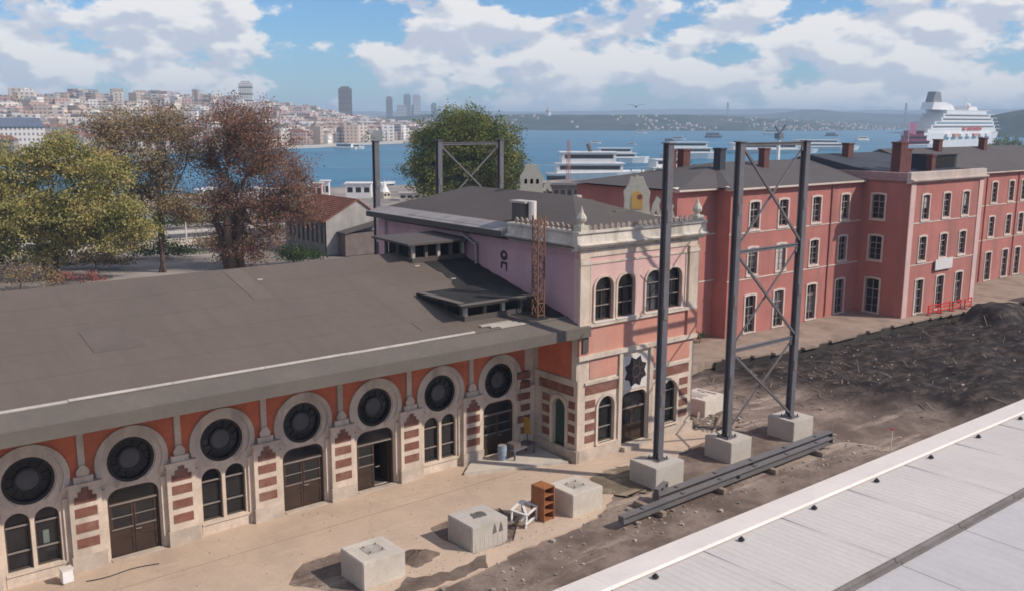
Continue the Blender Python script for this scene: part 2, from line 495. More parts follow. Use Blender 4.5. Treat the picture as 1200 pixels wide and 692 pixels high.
# ---- ground: one sheet from behind the camera to the quay, falling away under the sea
def shore_y(X):
    """the quay line: Y of the near shore"""
    X = np.asarray(X, float)
    return np.interp(X, [-900, 40, 180, 300, 420, 700, 1200], [235, 212, 200, 165, 125, 190, 60])
def heap(X, Y):
    """churned black earth beyond the frames"""
    m = sstep(48, 56, X + 0.35 * Y) * sstep(3.6, 1.4, Y + 0.10 * np.maximum(0, X - 86)) * sstep(-22, -16, Y + (X - 50) * 0.04)
    b = 0.15 + 1.1 * fbm(X * 0.16, Y * 0.22, 5, 3) ** 1.4 + 1.5 * sstep(0.55, 0.8, fbm(X * 0.09 + 7, Y * 0.13, 3, 11)) * sstep(54, 62, X)
    return m * b
def ground_z(X, Y):
    X = np.asarray(X, float); Y = np.asarray(Y, float)
    z = -0.08 + 0.05 * (fbm(X * 0.6, Y * 0.6, 4, 5) - 0.5)
    pit = sstep(43, 47, X) * sstep(7.4, 6.4, Y) * sstep(-40, -30, Y)
    z = z - 0.75 * pit * sstep(140, 120, X) + heap(X, Y) + pit * 0.16 * (fbm(X * 1.3, Y * 1.3, 3, 21) - 0.5)
    far = sstep(40, 55, Y)
    z = z * (1 - far) + far * -0.10
    return np.where(Y > shore_y(X), -6.0, z)
gx = np.concatenate([[-3000, -1500, -700, -300, -120, -60, -30], np.arange(-12, 44, 0.8), np.arange(44, 112, 0.5), np.arange(112, 170, 4.0), np.arange(170, 1300, 12)])
gy = np.concatenate([[-3000, -1500, -600, -200, -90, -50, -30], np.arange(-22, 13, 0.5), np.arange(14, 60, 4.0), np.arange(60, 250, 3.0), [300, 400]])

def ground_mat():
    m = bpy.data.materials.new('ground_dirt')
    m.use_nodes = True
    N, L = m.node_tree.nodes, m.node_tree.links
    bs = N['Principled BSDF']
    bs.inputs['Roughness'].default_value = 0.95
    bs.inputs['Specular IOR Level'].default_value = 0.15
    geo = N.new('ShaderNodeNewGeometry')
    sp = N.new('ShaderNodeSeparateXYZ')
    L.new(geo.outputs['Position'], sp.inputs[0])
    def noise(sc, det=6, sx=1, sy=1, ro=0.62):
        mp = N.new('ShaderNodeMapping')
        mp.inputs['Scale'].default_value = (sc * sx, sc * sy, sc)
        L.new(geo.outputs['Position'], mp.inputs['Vector'])
        n = N.new('ShaderNodeTexNoise')
        n.inputs['Scale'].default_value = 1
        n.inputs['Detail'].default_value = det
        n.inputs['Roughness'].default_value = ro
        L.new(mp.outputs[0], n.inputs['Vector'])
        return n.outputs['Fac']
    def mr(src, a, b, c=0.0, d=1.0):
        n = N.new('ShaderNodeMapRange'); n.interpolation_type = 'SMOOTHSTEP'
        for k, v in zip(('From Min', 'From Max', 'To Min', 'To Max'), (a, b, c, d)):
            n.inputs[k].default_value = v
        L.new(src, n.inputs['Value'])
        return n.outputs[0]
    def ma(op, a, b):
        n = N.new('ShaderNodeMath'); n.operation = op
        for i, v in enumerate((a, b)):
            if isinstance(v, (int, float)): n.inputs[i].default_value = v
            else: L.new(v, n.inputs[i])
        return n.outputs[0]
    def mix(f, a, b):
        n = N.new('ShaderNodeMix'); n.data_type = 'RGBA'
        L.new(f, n.inputs['Factor'])
        for k, v in (('A', a), ('B', b)):
            if isinstance(v, tuple): n.inputs[k].default_value = (*v, 1)
            else: L.new(v, n.inputs[k])
        return n.outputs['Result']
    dirt = mix(mr(noise(0.35, 8), 0.38, 0.64), (0.135, 0.098, 0.080), (0.26, 0.20, 0.165))
    # wheel tracks and washed-out dust along the old rails
    dirt = mix(mr(noise(0.5, 7, 0.16, 1.1), 0.53, 0.66, 0, 0.85), dirt, (0.42, 0.335, 0.275))
    dirt = mix(mr(noise(6, 4), 0.45, 0.75, 0, 0.5), dirt, (0.09, 0.065, 0.055))
    # black earth in the churned strip
    wob = ma('MULTIPLY', ma('SUBTRACT', noise(0.22, 6), 0.5), 9.0)
    bx = ma('ADD', ma('ADD', sp.outputs['X'], ma('MULTIPLY', sp.outputs['Y'], 0.35)), wob)
    by = ma('ADD', sp.outputs['Y'], ma('MULTIPLY', wob, 0.25))
    blk = ma('MULTIPLY', ma('MULTIPLY', mr(bx, 48, 55), mr(by, 7.6, 6.0)), mr(by, -24, -18))
    soil = mix(mr(noise(0.9, 9, 0.8, 1.3, 0.7), 0.42, 0.72), (0.022, 0.018, 0.018), (0.105, 0.08, 0.066))
    soil = mix(mr(noise(2.2, 8, 0.5, 1.6, 0.75), 0.62, 0.74, 0, 0.5), soil, (0.22, 0.175, 0.15))
    col = mix(blk, dirt, soil)
    # streets and quay beyond the station
    town = mr(sp.outputs['Y'], 40, 52)
    col = mix(town, col, mix(mr(noise(0.08, 5), 0.4, 0.62), (0.21, 0.18, 0.165), (0.33, 0.285, 0.25)))
    L.new(col, bs.inputs['Base Color'])
    bp = N.new('ShaderNodeBump')
    bp.inputs['Strength'].default_value = 0.6
    bp.inputs['Distance'].default_value = 0.12
    L.new(noise(2.6, 9, 1, 1, 0.7), bp.inputs['Height'])
    L.new(bp.outputs[0], bs.inputs['Normal'])
    return m
tag(grid('ground', gx, gy, ground_z, ground_mat()), kind='structure')

# ---- the old passenger platform: thin tan concrete sheet with a broken edge and holes broken through it
def platform_mat():
    m = mat('platform_concrete', (0.50, 0.38, 0.285), 0.92, 0.08, 0.35, 6, 0.35, stain=(0.40, 0.30, 0.235), stain_amt=0.6, stain_scale=0.28)
    N, L = m.node_tree.nodes, m.node_tree.links
    bs = N['Principled BSDF']
    src = bs.inputs['Base Color'].links[0].from_socket
    geo = N.new('ShaderNodeNewGeometry')
    def noise(sx, sy, det, ro):
        mp = N.new('ShaderNodeMapping'); mp.inputs['Scale'].default_value = (sx, sy, 1)
        L.new(geo.outputs['Position'], mp.inputs['Vector'])
        n = N.new('ShaderNodeTexNoise'); n.inputs['Scale'].default_value = 1; n.inputs['Detail'].default_value = det; n.inputs['Roughness'].default_value = ro
        L.new(mp.outputs[0], n.inputs['Vector'])
        return n
    def blend(fac_src, lo, hi, amt, col, base):
        mr = N.new('ShaderNodeMapRange')
        for k, v in zip(('From Min', 'From Max', 'To Min', 'To Max'), (lo, hi, 0, amt)): mr.inputs[k].default_value = v
        L.new(fac_src, mr.inputs['Value'])
        mx = N.new('ShaderNodeMix'); mx.data_type = 'RGBA'
        L.new(mr.outputs[0], mx.inputs['Factor']); L.new(base, mx.inputs['A']); mx.inputs['B'].default_value = (*col, 1)
        return mx.outputs['Result']
    c_ = blend(noise(1.7, 2.2, 9, 0.72).outputs['Fac'], 0.56, 0.72, 0.4, (0.34, 0.26, 0.20), src)      # dirt and grit
    c_ = blend(noise(0.22, 1.3, 7, 0.65).outputs['Fac'], 0.58, 0.68, 0.5, (0.60, 0.46, 0.36), c_)           # pale scuffed trails
    warp = noise(0.8, 0.8, 5, 0.6)
    ad = N.new('ShaderNodeVectorMath'); ad.operation = 'MULTIPLY_ADD'
    L.new(warp.outputs['Color'], ad.inputs[0]); ad.inputs[1].default_value = (0.9, 0.9, 0); L.new(geo.outputs['Position'], ad.inputs[2])
    vo = N.new('ShaderNodeTexVoronoi'); vo.feature = 'DISTANCE_TO_EDGE'; vo.inputs['Scale'].default_value = 0.19
    L.new(ad.outputs[0], vo.inputs['Vector'])
    c_ = blend(vo.outputs['Distance'], 0.008, 0.003, 0.2, (0.28, 0.20, 0.155), c_)                            # cracks
    L.new(c_, bs.inputs['Base Color'])
    return m
PLAT = platform_mat()
def ragged(pts, step=0.35, amp=0.10, seed=1, closed=True):
    rnd = random.Random(seed)
    out = []
    n = len(pts)
    for k in range(n if closed else n - 1):
        a, b = Vector(pts[k]), Vector(pts[(k + 1) % n])
        m = max(1, int((b - a).length / step))
        for j in range(m):
            p = a.lerp(b, j / m)
            out.append((p.x + rnd.uniform(-amp, amp), p.y + rnd.uniform(-amp, amp)))
    return out
edge = ragged([(-24, -7.2), (2, -7.4), (7.2, -7.3), (9.3, -9.2), (10.4, -10.1), (12.5, -11.2), (14.2, -11.2), (18.4, -10.6), (21, -10.4), (23.4, -10.2), (26.4, -8.6),
               (28.0, -6.4), (30.2, -5.9), (32.4, -7.3), (34.4, -6.3), (37.2, -6.0), (39.3, -5.0)], 0.45, 0.13, 3, False)
edge += [(38.6, -3.7), (27.6, -3.7), (27.6, 0.3), (-24, 0.3)]
holes = [ragged([(8.2, -7.0), (9.6, -5.4), (11.6, -5.5), (12.6, -6.9), (12.4, -9.3), (10.2, -9.6), (9.2, -8.4)], 0.4, 0.08, 5),
         ragged([(15.9, -7.1), (16.3, -5.9), (18.3, -5.6), (20.3, -6.2), (20.4, -7.6), (18.6, -9.6), (16.2, -9.6)], 0.4, 0.08, 6)]
tag(MB().plate([edge] + holes, -0.3, 0.0, 'z').build('platform', PLAT), kind='structure')
# paler step along the niche beside the tower
tag(MB().prism(ragged([(21.6, -1.5), (27.4, -3.75), (27.6, -0.1), (23.2, -0.1)], 0.5, 0.03, 8), 0.0, 0.16, 'z').build('niche_pavement', CONC_P), kind='structure')
# seams in the platform
sm = MB()
for y in (-2.9,):
    sm.box(-20, 26.8, y - 0.02, y + 0.02, 0.001, 0.006)
tag(sm.build('pavement_joint', mat('joint_dirt', (0.30, 0.215, 0.16), 0.95)), kind='structure')

# ---- the ledge of the next platform, in front of the red building
PLAT2 = mat('dusty_platform', (0.30, 0.225, 0.175), 0.95, 0.2, 0.3, 5, 0.5, stain=(0.16, 0.115, 0.09), stain_amt=0.7, stain_scale=0.35, bump_dist=0.05)
e2 = [(41.5, 14.5), (40.5, 5.5), (46, 4.9), (52, 6.6)] + ragged([(54, 6.4), (61, 4.7), (70, 4.8), (80, 4.7), (89, 3.9), (98, 2.4)], 0.7, 0.14, 9, False) + [(112, 0.6), (150, -2.0), (150, 14.5)]
tag(MB().plate([e2], -0.62, -0.01, 'z').build('far_platform', PLAT2), kind='structure')
coping = MB()
rnd = random.Random(4)
x = 54.0
cop_root = []
while x < 104:
    w = rnd.uniform(1.3, 2.4)
    y = float(np.interp(x, [54, 61, 70, 80, 89, 98, 112], [6.35, 4.65, 4.75, 4.65, 3.85, 2.35, 0.55]))
    if rnd.random() < 0.8:
        b = MB().box(x, x + w * 0.96, y - 0.34 + rnd.uniform(-0.1, 0.06), y + 0.1, -0.16, 0.03 + rnd.uniform(-0.025, 0.025))
        cop_root.append(b)
    x += w
plat2 = bpy.data.objects['far_platform']
LEDGE_SHADE = mat('ledge_shade', (0.045, 0.036, 0.032), 0.95, 0.3, 0.6, 6, 0.4)  # dark colour paints the coping's shade onto the ledge wall
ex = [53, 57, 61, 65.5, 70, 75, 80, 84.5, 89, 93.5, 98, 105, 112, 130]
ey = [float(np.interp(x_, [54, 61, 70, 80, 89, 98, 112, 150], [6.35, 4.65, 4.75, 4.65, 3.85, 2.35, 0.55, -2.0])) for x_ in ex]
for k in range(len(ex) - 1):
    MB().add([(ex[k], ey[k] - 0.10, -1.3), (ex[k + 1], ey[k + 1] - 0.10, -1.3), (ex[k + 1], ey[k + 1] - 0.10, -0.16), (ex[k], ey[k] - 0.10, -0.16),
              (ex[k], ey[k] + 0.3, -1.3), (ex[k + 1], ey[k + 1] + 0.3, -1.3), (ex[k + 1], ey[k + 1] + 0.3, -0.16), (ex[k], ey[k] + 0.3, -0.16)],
             [(0, 1, 2, 3), (4, 7, 6, 5), (3, 2, 6, 7), (0, 4, 5, 1)]).build('edge_wall', LEDGE_SHADE, plat2)
for b in cop_root:
    b.build('coping_stone', PLAT2, plat2)

# ---- dirt patches lying on the platform concrete
DIRT = mat('loose_dirt', (0.15, 0.11, 0.085), 0.95, 0.3, 0.9, 8, 0.6, stain=(0.24, 0.18, 0.14), stain_amt=0.5, stain_scale=1.2, bump_dist=0.05)
WEED = mat('weedy_dirt', (0.17, 0.135, 0.095), 0.95, 0.3, 0.8, 8, 0.6, stain=(0.34, 0.26, 0.195), stain_amt=0.85, stain_scale=0.8, bump_dist=0.05)
tag(MB().prism(ragged([(25.8, -7.9), (27.2, -6.0), (28.6, -5.7), (30.0, -6.1), (31.6, -7.7), (28, -9.3), (26.6, -9.4)], 0.22, 0.24, 12), 0.003, 0.012, 'z').build('dirt_patch', WEED), kind='structure')
tag(MB().prism(ragged([(39.2, -4.6), (37.9, -3.6), (38.3, -0.4), (40.6, 0.5), (43.4, -1.2), (42.4, -4.2), (40.6, -5.4)], 0.5, 0.2, 13), -0.02, 0.012, 'z').build('dirt_patch', DIRT), kind='structure')
tag(MB().prism(ragged([(10.9, -10.4), (12.5, -9.7), (14.2, -10.3), (16.5, -10.0), (16.0, -11.0), (13.0, -11.0)], 0.35, 0.14, 15), 0.003, 0.025, 'z').build('dirt_patch', DIRT), kind='structure')

# ---- sea
def sea_mat():
    m = bpy.data.materials.new('sea_water')
    m.use_nodes = True
    N, L = m.node_tree.nodes, m.node_tree.links
    bs = N['Principled BSDF']
    bs.inputs['Roughness'].default_value = 0.35
    bs.inputs['IOR'].default_value = 1.33
    bs.inputs['Specular IOR Level'].default_value = 0.2
    geo = N.new('ShaderNodeNewGeometry')
    def noise(sx, sy, det, ro=0.6):
        mp = N.new('ShaderNodeMapping')
        mp.inputs['Rotation'].default_value = (0, 0, math.radians(39))
        mp.inputs['Scale'].default_value = (sx, sy, 1)
        L.new(geo.outputs['Position'], mp.inputs['Vector'])
        n = N.new('ShaderNodeTexNoise')
        n.inputs['Scale'].default_value = 1
        n.inputs['Detail'].default_value = det
        n.inputs['Roughness'].default_value = ro
        L.new(mp.outputs[0], n.inputs['Vector'])
        return n.outputs['Fac']
    rp = N.new('ShaderNodeValToRGB')
    L.new(noise(0.004, 0.012, 6), rp.inputs['Fac'])
    rp.color_ramp.elements[0].position = 0.36
    rp.color_ramp.elements[0].color = (0.018, 0.115, 0.205, 1)
    rp.color_ramp.elements[1].position = 0.66
    rp.color_ramp.elements[1].color = (0.042, 0.185, 0.285, 1)
    L.new(rp.outputs[0], bs.inputs['Base Color'])
    bp = N.new('ShaderNodeBump')
    bp.inputs['Strength'].default_value = 1.0
    bp.inputs['Distance'].default_value = 0.7
    L.new(noise(0.12, 0.3, 7, 0.7), bp.inputs['Height'])
    L.new(bp.outputs[0], bs.inputs['Normal'])
    return m
SEA = sea_mat()
tag(MB().add([(-6000, 150, -3), (9000, 40, -3), (12000, 9000, -3), (-6000, 9000, -3)], [(0, 1, 2, 3)]).build('sea', SEA), kind='structure')
# foam wakes on the water
FOAM = mat('foam', (0.55, 0.62, 0.66), 0.7, 0.2, 0.3, 2, 0.1)
def wake(pts, w):
    b = MB()
    vs, fs = [], []
    for k, p in enumerate(pts):
        q = Vector(pts[min(k + 1, len(pts) - 1)]) - Vector(pts[max(k - 1, 0)])
        n = Vector((-q.y, q.x)).normalized() * (w * (0.35 + 0.65 * k / (len(pts) - 1)) + 0.3 * math.sin(k * 2.3)) / 2
        vs += [(p[0] + n.x, p[1] + n.y, -2.9), (p[0] - n.x, p[1] - n.y, -2.9)]
    fs = [(2 * k, 2 * k + 1, 2 * k + 3, 2 * k + 2) for k in range(len(pts) - 1)]
    return tag(b.add(vs, fs).build('boat_wake', FOAM), kind='structure')
wake([(203 + 9 * k, 352 - 3.2 * k + 2 * math.sin(k)) for k in range(14)], 2.6)
wake([(265 + 12 * k, 300 - 5 * k + 2 * math.sin(k * 1.4)) for k in range(9)], 1.6)

# ---- hills beyond the water
def hill_mat(name, a, b, c, sc):
    m = bpy.data.materials.new(name)
    m.use_nodes = True
    N, L = m.node_tree.nodes, m.node_tree.links
    bs = N['Principled BSDF']
    bs.inputs['Roughness'].default_value = 0.95
    bs.inputs['Specular IOR Level'].default_value = 0.1
    geo = N.new('ShaderNodeNewGeometry')
    n1 = N.new('ShaderNodeTexNoise'); n1.inputs['Scale'].default_value = sc; n1.inputs['Detail'].default_value = 8; n1.inputs['Roughness'].default_value = 0.7
    L.new(geo.outputs['Position'], n1.inputs['Vector'])
    rp = N.new('ShaderNodeValToRGB')
    L.new(n1.outputs['Fac'], rp.inputs['Fac'])
    el = rp.color_ramp.elements
    el.new(0.5)
    for k, (p, cc) in enumerate(((0.38, a), (0.5, b), (0.64, c))):
        el[k].position = p; el[k].color = (*cc, 1)
    L.new(rp.outputs[0], bs.inputs['Base Color'])
    return m
HILL_T = hill_mat('town_hill', (0.10, 0.085, 0.06), (0.19, 0.15, 0.12), (0.30, 0.25, 0.21), 0.02)
HILL_G = hill_mat('green_hill', (0.016, 0.026, 0.018), (0.03, 0.04, 0.028), (0.085, 0.08, 0.065), 0.012)
HILL_F = hill_mat('far_hill', (0.016, 0.024, 0.024), (0.024, 0.032, 0.03), (0.05, 0.055, 0.05), 0.006)

SHORE = [(-700, 470), (-200, 500), (99, 525), (200, 560), (281, 632), (334, 640), (400, 690), (464, 720), (620, 880), (800, 1120), (1050, 1500), (1400, 2100)]
def galata_y(X):
    return np.interp(X, [p[0] for p in SHORE], [p[1] for p in SHORE])
def galata_z(X, Y):
    d = (Y - galata_y(X)) * 0.72
    top = np.interp(X, [-700, 0, 250, 480, 650, 800, 1100, 1500], [52, 44, 43, 49, 46, 40, 34, 30])
    h = top * sstep(30, 430, d) * (0.80 + 0.4 * (fbm(X * 0.006, Y * 0.006, 4, 31) - 0.2)) + 14 * sstep(600, 1600, d)
    h = h + 3.0 * (fbm(X * 0.03, Y * 0.03, 3, 8) - 0.5) * sstep(10, 60, d)
    return np.where(d < 0, -6.0, np.maximum(h - 1.6, -1.6))
tag(grid('far_hillside', np.arange(-700, 1700, 12.0), np.arange(455, 2700, 12.0), galata_z, HILL_T), kind='structure')

def ridge(name, pts, width, m, seed, rough=0.25):
    """a long hill along a line of (x, y, height), with a foot below sea level"""
    P = np.array(pts, float)
    t = np.linspace(0, len(P) - 1, 220)
    line = np.stack([np.interp(t, np.arange(len(P)), P[:, k]) for k in range(3)], -1)
    d = np.gradient(line[:, :2], axis=0)
    n = np.stack([-d[:, 1], d[:, 0]], -1)
    n /= np.linalg.norm(n, axis=1, keepdims=True)
    ss = np.linspace(-1, 1, 25)
    V = []
    for s in ss:
        p = line[:, :2] + n * (s * width)
        sh = math.cos(s * PI / 2) ** 1.2
        z = line[:, 2] * sh * (1 - rough + 2 * rough * fbm(p[:, 0] * 0.004, p[:, 1] * 0.004, 5, seed)) - 5
        V.append(np.stack([p[:, 0], p[:, 1], z], -1))
    V = np.array(V)
    i = np.arange(V.shape[0] * V.shape[1]).reshape(V.shape[0], V.shape[1])
    f = np.stack([i[:-1, :-1], i[:-1, 1:], i[1:, 1:], i[1:, :-1]], -1).reshape(-1, 4)
    me = bpy.data.meshes.new(name)
    me.from_pydata(V.reshape(-1, 3).tolist(), [], f.tolist())
    me.polygons.foreach_set('use_smooth', [True] * len(me.polygons))
    me.materials.append(m)
    o = tag(link(name, me), kind='structure')
    o_rows[name] = V
    return o
o_rows = {}
ridge('asian_shore_hill', [(1514, 2141, 36), (1542, 1866, 38), (1614, 1680, 38), (1786, 1605, 36), (2023, 1602, 33), (2483, 1735, 30), (2958, 1856, 26)], 420, HILL_G, 41)
ridge('middle_hill', [(3200, 2799, 48), (3502, 2555, 50), (3565, 2440, 62), (3588, 2358, 74), (3671, 2291, 62), (3774, 2207, 56), (3762, 1964, 50), (3760, 1712, 50), (3890, 1354, 60), (4007, 1006, 60)], 600, HILL_F, 42, 0.12)
ridge('distant_hill', [(3447, 6016, 70), (4134, 5459, 80), (4684, 4760, 84), (5256, 4296, 100), (5472, 3868, 96), (5935, 3493, 90), (6490, 3042, 100), (7102, 2294, 110)], 900, HILL_F, 43, 0.15)
ridge('headland', [(1836, 868, 6), (1764, 736, 32), (1657, 633, 48), (1616, 540, 52), (1645, 389, 46)], 190, HILL_G, 44)
# ================================================================ THE STATION HALL (long low building with round windows)
S = 4.2
HX0, HX1 = -4 * S - 2.1 + 4.2, 27.83            # the hall runs on to the left beyond the frame
hall = thing('station_hall', 'long low brick and stone station hall with round windows above arched doors', 'station')
BAYS = list(range(-3, 7))
DOORS = {1, 3, 4, 6, -1, -3}
ZC, RC = 4.52, 1.04
# --- wall with real openings
wl_ = MB()
for i in BAYS:
    cx = i * S
    x0, x1 = cx - 2.1, cx + 2.1
    if i == 6: x1 = HX1
    hl = [circ(cx, ZC, RC)]
    if i in DOORS: hl.append(rarch(cx, 2.28, 0.02, 3.28, 0.55))
    else: hl += [arch(cx - 0.58, 1.0, 0.62, 2.72), arch(cx + 0.58, 1.0, 0.62, 2.72)]
    wl_.plate([rect(x0, x1, 0, 7.62)] + hl, 0.0, 0.42)
wl_.build('wall', STONE, hall)
# other outer walls and a dark floor inside
MB().box(HX0 - 0.1, HX0 + 0.3, 0.0, 17.2, 0, 8.2).build('end_wall', STONE, hall)
MB().box(HX0, HX1, 16.9, 17.3, 0, 8.2).build('back_wall', STONE, hall)
MB().box(HX0, HX1, 0.5, 16.8, -0.05, 0.02).build('floor', mat('hall_floor', (0.10, 0.085, 0.07), 0.8), hall)
MB().box(HX0, HX1, 5.5, 5.7, 0.02, 8.0).build('inner_wall', mat('inner_plaster', (0.20, 0.17, 0.15), 0.9), hall)

def spread_copies(o, xs, base):
    """copies of one part along the facade (its own x is base)"""
    out = [o]
    for x in xs:
        c = dup(o, loc=(o.location.x + x - base, o.location.y, o.location.z), parent=o.parent)
        out.append(c)
    return out

bay_x = [i * S for i in BAYS]
# --- archivolt round each big window, two stepped rings running into the jambs
first = MB().plate([arc_band(0, ZC, 1.35, 1.60, -33, 213)], -0.15, 0.02).plate([arc_band(0, ZC, 1.09, 1.35, -60, 240)], -0.075, 0.02).build('archivolt', STONE2, hall)
first.location.x = bay_x[0]
spread_copies(first, bay_x[1:], bay_x[0])
j = MB().box(-1.43, -1.21, -0.10, 0.01, 0.0, 3.42).build('jamb', STONE, hall); j.location.x = bay_x[0]
spread_copies(j, bay_x[1:], bay_x[0])
j = MB().box(1.21, 1.43, -0.10, 0.01, 0.0, 3.42).build('jamb', STONE, hall); j.location.x = bay_x[0]
spread_copies(j, bay_x[1:-1], bay_x[0])
# --- red plaster field above the arches
fld = [(1.93, 7.6), (-1.93, 7.6), (-1.93, 4.13)] + [(1.59 * math.cos(math.radians(a)), ZC + 1.59 * math.sin(math.radians(a))) for a in range(192, -13, -6)] + [(1.93, 4.13)]
f = MB().plate([fld], -0.05, 0.0).build('red_field', REDW, hall); f.location.x = bay_x[0]
spread_copies(f, bay_x[1:], bay_x[0])
# --- pilasters between the bays: plinth, shaft, stepped cap, brick blocks, narrow strip above
pil_x = [i * S + 2.1 for i in BAYS[:-1]]
def stepped(cx, z0):
    return [(cx - 0.46, z0), (cx + 0.46, z0), (cx + 0.46, z0 + 0.30), (cx + 0.30, z0 + 0.30), (cx + 0.30, z0 + 0.52), (cx + 0.15, z0 + 0.52), (cx + 0.15, z0 + 0.70),
            (cx - 0.15, z0 + 0.70), (cx - 0.15, z0 + 0.52), (cx - 0.30, z0 + 0.52), (cx - 0.30, z0 + 0.30), (cx - 0.46, z0 + 0.30)]
shaft = MB().box(-0.67, 0.67, -0.30, 0.0, 0.72, 3.92).box(-0.74, 0.74, -0.36, 0.0, 3.92, 4.02).box(-0.40, 0.40, -0.26, 0.0, 4.02, 4.30)
p0 = shaft.build('pilaster', STONE, hall)
MB().box(-0.73, 0.73, -0.38, 0.0, 0.0, 0.72).build('plinth', PLINTH, p0)
for z in (1.08, 1.78, 2.48):
    MB().box(-0.46, 0.46, -0.325, -0.298, z, z + 0.42).build('brick_block', BRICK, p0)
MB().plate([stepped(0, 3.12)], -0.325, -0.298).build('brick_block', BRICK, p0)
MB().box(-0.14, 0.14, -0.16, 0.0, 4.30, 7.6).build('strip', STONE2, p0)
MB().prism([(-0.24, 4.32), (0.24, 4.32), (0.28, 4.52), (0.10, 4.78), (-0.10, 4.78), (-0.28, 4.52)], -0.24, -0.16).build('bracket', STONE2, p0)
p0.location.x = pil_x[0]
for x in pil_x[1:]:
    dup(p0, loc=(x, 0, 0), parent=hall)
# plinth under the window bays and the last strip in the corner
for i in BAYS:
    if i not in DOORS:
        MB().box(i * S - 1.18, i * S + 1.18, -0.06, 0.0, 0.0, 0.46).box(i * S - 1.18, i * S + 1.18, -0.12, 0.0, 0.50, 0.60).build('sill', STONE, hall)
MB().box(26.75, 27.8, -0.22, 0.0, 0.0, 3.9).build('corner_pilaster', STONE2, hall)
for k, z in enumerate((1.0, 1.7, 2.4, 3.1, 3.8, 4.4)):
    MB().box(26.5 if k % 2 else 26.7, 27.4, -0.25, -0.2 if z < 3.5 else 0.01, z, z + 0.42).build('brick_block', BRICK, hall)

# --- round windows
rw = MB().plate([circ(0, 0, RC + 0.04), circ(0, 0, RC - 0.13)], 0.02, 0.16).plate([circ(0, 0, 0.56, 20), circ(0, 0, 0.46, 20)], 0.10, 0.17)
for k in range(12):
    a = 2 * PI * (k + 0.5) / 12
    rw.bar((0.5 * math.cos(a), 0.165, 0.5 * math.sin(a)), (0.97 * math.cos(a), 0.165, 0.97 * math.sin(a)), 0.035, 0.05, (0, 1, 0))
rw0 = rw.build('round_window', IRON, hall)
MB().plate([circ(0, 0, RC + 0.02)], 0.20, 0.22).build('pane', GLASS, rw0)
MB().plate([circ(0, 0, 0.48, 20)], 0.14, 0.155).build('centre_pane', GLASS2, rw0)  # grey colour stands in for sky reflected in the middle pane
rw0.location = (bay_x[0], 0, ZC)
for x in bay_x[1:]:
    dup(rw0, loc=(x, 0, ZC), parent=hall)

# --- paired arched windows
def lancet(w, z0, zs, name='arched_window', bars=(0.30, 0.74), glass=GLASS):
    h = zs + w / 2 - z0
    o = MB().plate([arch(0, w + 0.02, 0, zs - z0), arch(0, w - 0.16, 0.08, zs - z0)], 0.16, 0.24)
    o = o.build(name, mat('window_wood', (0.07, 0.055, 0.045), 0.7, 0.2) if 'window_wood' not in MATS else MATS['window_wood'], None)
    MB().plate([arch(0, w, 0.0, zs - z0)], 0.26, 0.28).build('pane', glass, o)
    for b in bars:
        MB().box(-w / 2 + 0.04, w / 2 - 0.04, 0.14, 0.20, h * b, h * b + 0.07).build('glazing_bar', BARL, o)
    return o
la = lancet(1.0, 0.62, 2.72)
la.parent = hall
wins = [i for i in BAYS if i not in DOORS]
la.location = (wins[0] * S - 0.58, 0, 0.62)
for i in wins:
    for s in (-0.58, 0.58):
        if i == wins[0] and s < 0: continue
        dup(la, loc=(i * S + s, 0, 0.62), parent=hall)
# curtain and pale things behind the glass of the leftmost window in view
MB().box(0.42, 0.66, 0.245, 0.255, 1.5, 2.1).build('curtain', mat('pale_curtain', (0.14, 0.17, 0.15), 0.9), hall)

# --- double doors
def double_door(cx, open_leaf=False):
    d = MB().plate([rarch(0, 2.28, 0, 3.26, 0.53), rarch(0, 2.04, 0.0, 3.14, 0.45)], 0.14, 0.26).box(-1.02, 1.02, 0.15, 0.25, 2.48, 2.57).build('door', WOOD, hall)
    MB().plate([rarch(0, 2.05, 2.57, 3.14, 0.43)], 0.21, 0.23).build('fanlight', GLASS, d)
    MB().box(-1.05, 1.05, 0.10, 0.15, 2.46, 2.53).build('transom', BARL, d)
    for s in (-1, 1):
        if s > 0 and open_leaf:
            lf = MB().box(-0.045, 0.045, 0.28, 1.20, 0.02, 2.48).build('door_leaf', WOOD, d)
            lf.location.x = 0.96
            continue
        xa, xb = (-1.02, -0.01) if s < 0 else (0.01, 1.02)
        b = MB().plate([rect(xa, xb, 0.02, 2.48), rect(xa + 0.11, xb - 0.11, 1.36, 2.36), rect(xa + 0.11, xb - 0.11, 0.95, 1.22), rect(xa + 0.11, xb - 0.11, 0.14, 0.82)], 0.17, 0.23)
        b.build('door_leaf', WOOD, d)
        MB().box(xa + 0.1, xb - 0.1, 0.205, 0.215, 1.34, 2.38).build('pane', GLASS, d)
        MB().box(xa + 0.1, xb - 0.1, 0.20, 0.212, 0.93, 1.24).build('panel', WOOD, d)
        MB().box(xa + 0.1, xb - 0.1, 0.20, 0.212, 0.12, 0.84).build('panel', WOOD, d)
        MB().box(xa + 0.04, xb - 0.04, 0.15, 0.17, 1.27, 1.32).build('rail', BARL, d)
        MB().box(xa + 0.04, xb - 0.04, 0.15, 0.17, 1.83, 1.87).build('rail', BARL, d)
    MB().box(0.05, 0.30, 0.11, 0.17, 1.10, 1.14).build('handle', BARL, d)
    d.location = (cx, 0, 0.02)
    return d
dd = double_door(-3 * S)
for i in sorted(DOORS):
    if i in (-3, 4): continue
    dup(dd, loc=(i * S, 0, 0.02), parent=hall)
double_door(4 * S, True)
for i in sorted(DOORS):
    MB().box(i * S - 1.15, i * S + 1.15, -0.28, 0.1, 0.0, 0.035).build('threshold', PLINTH, hall)

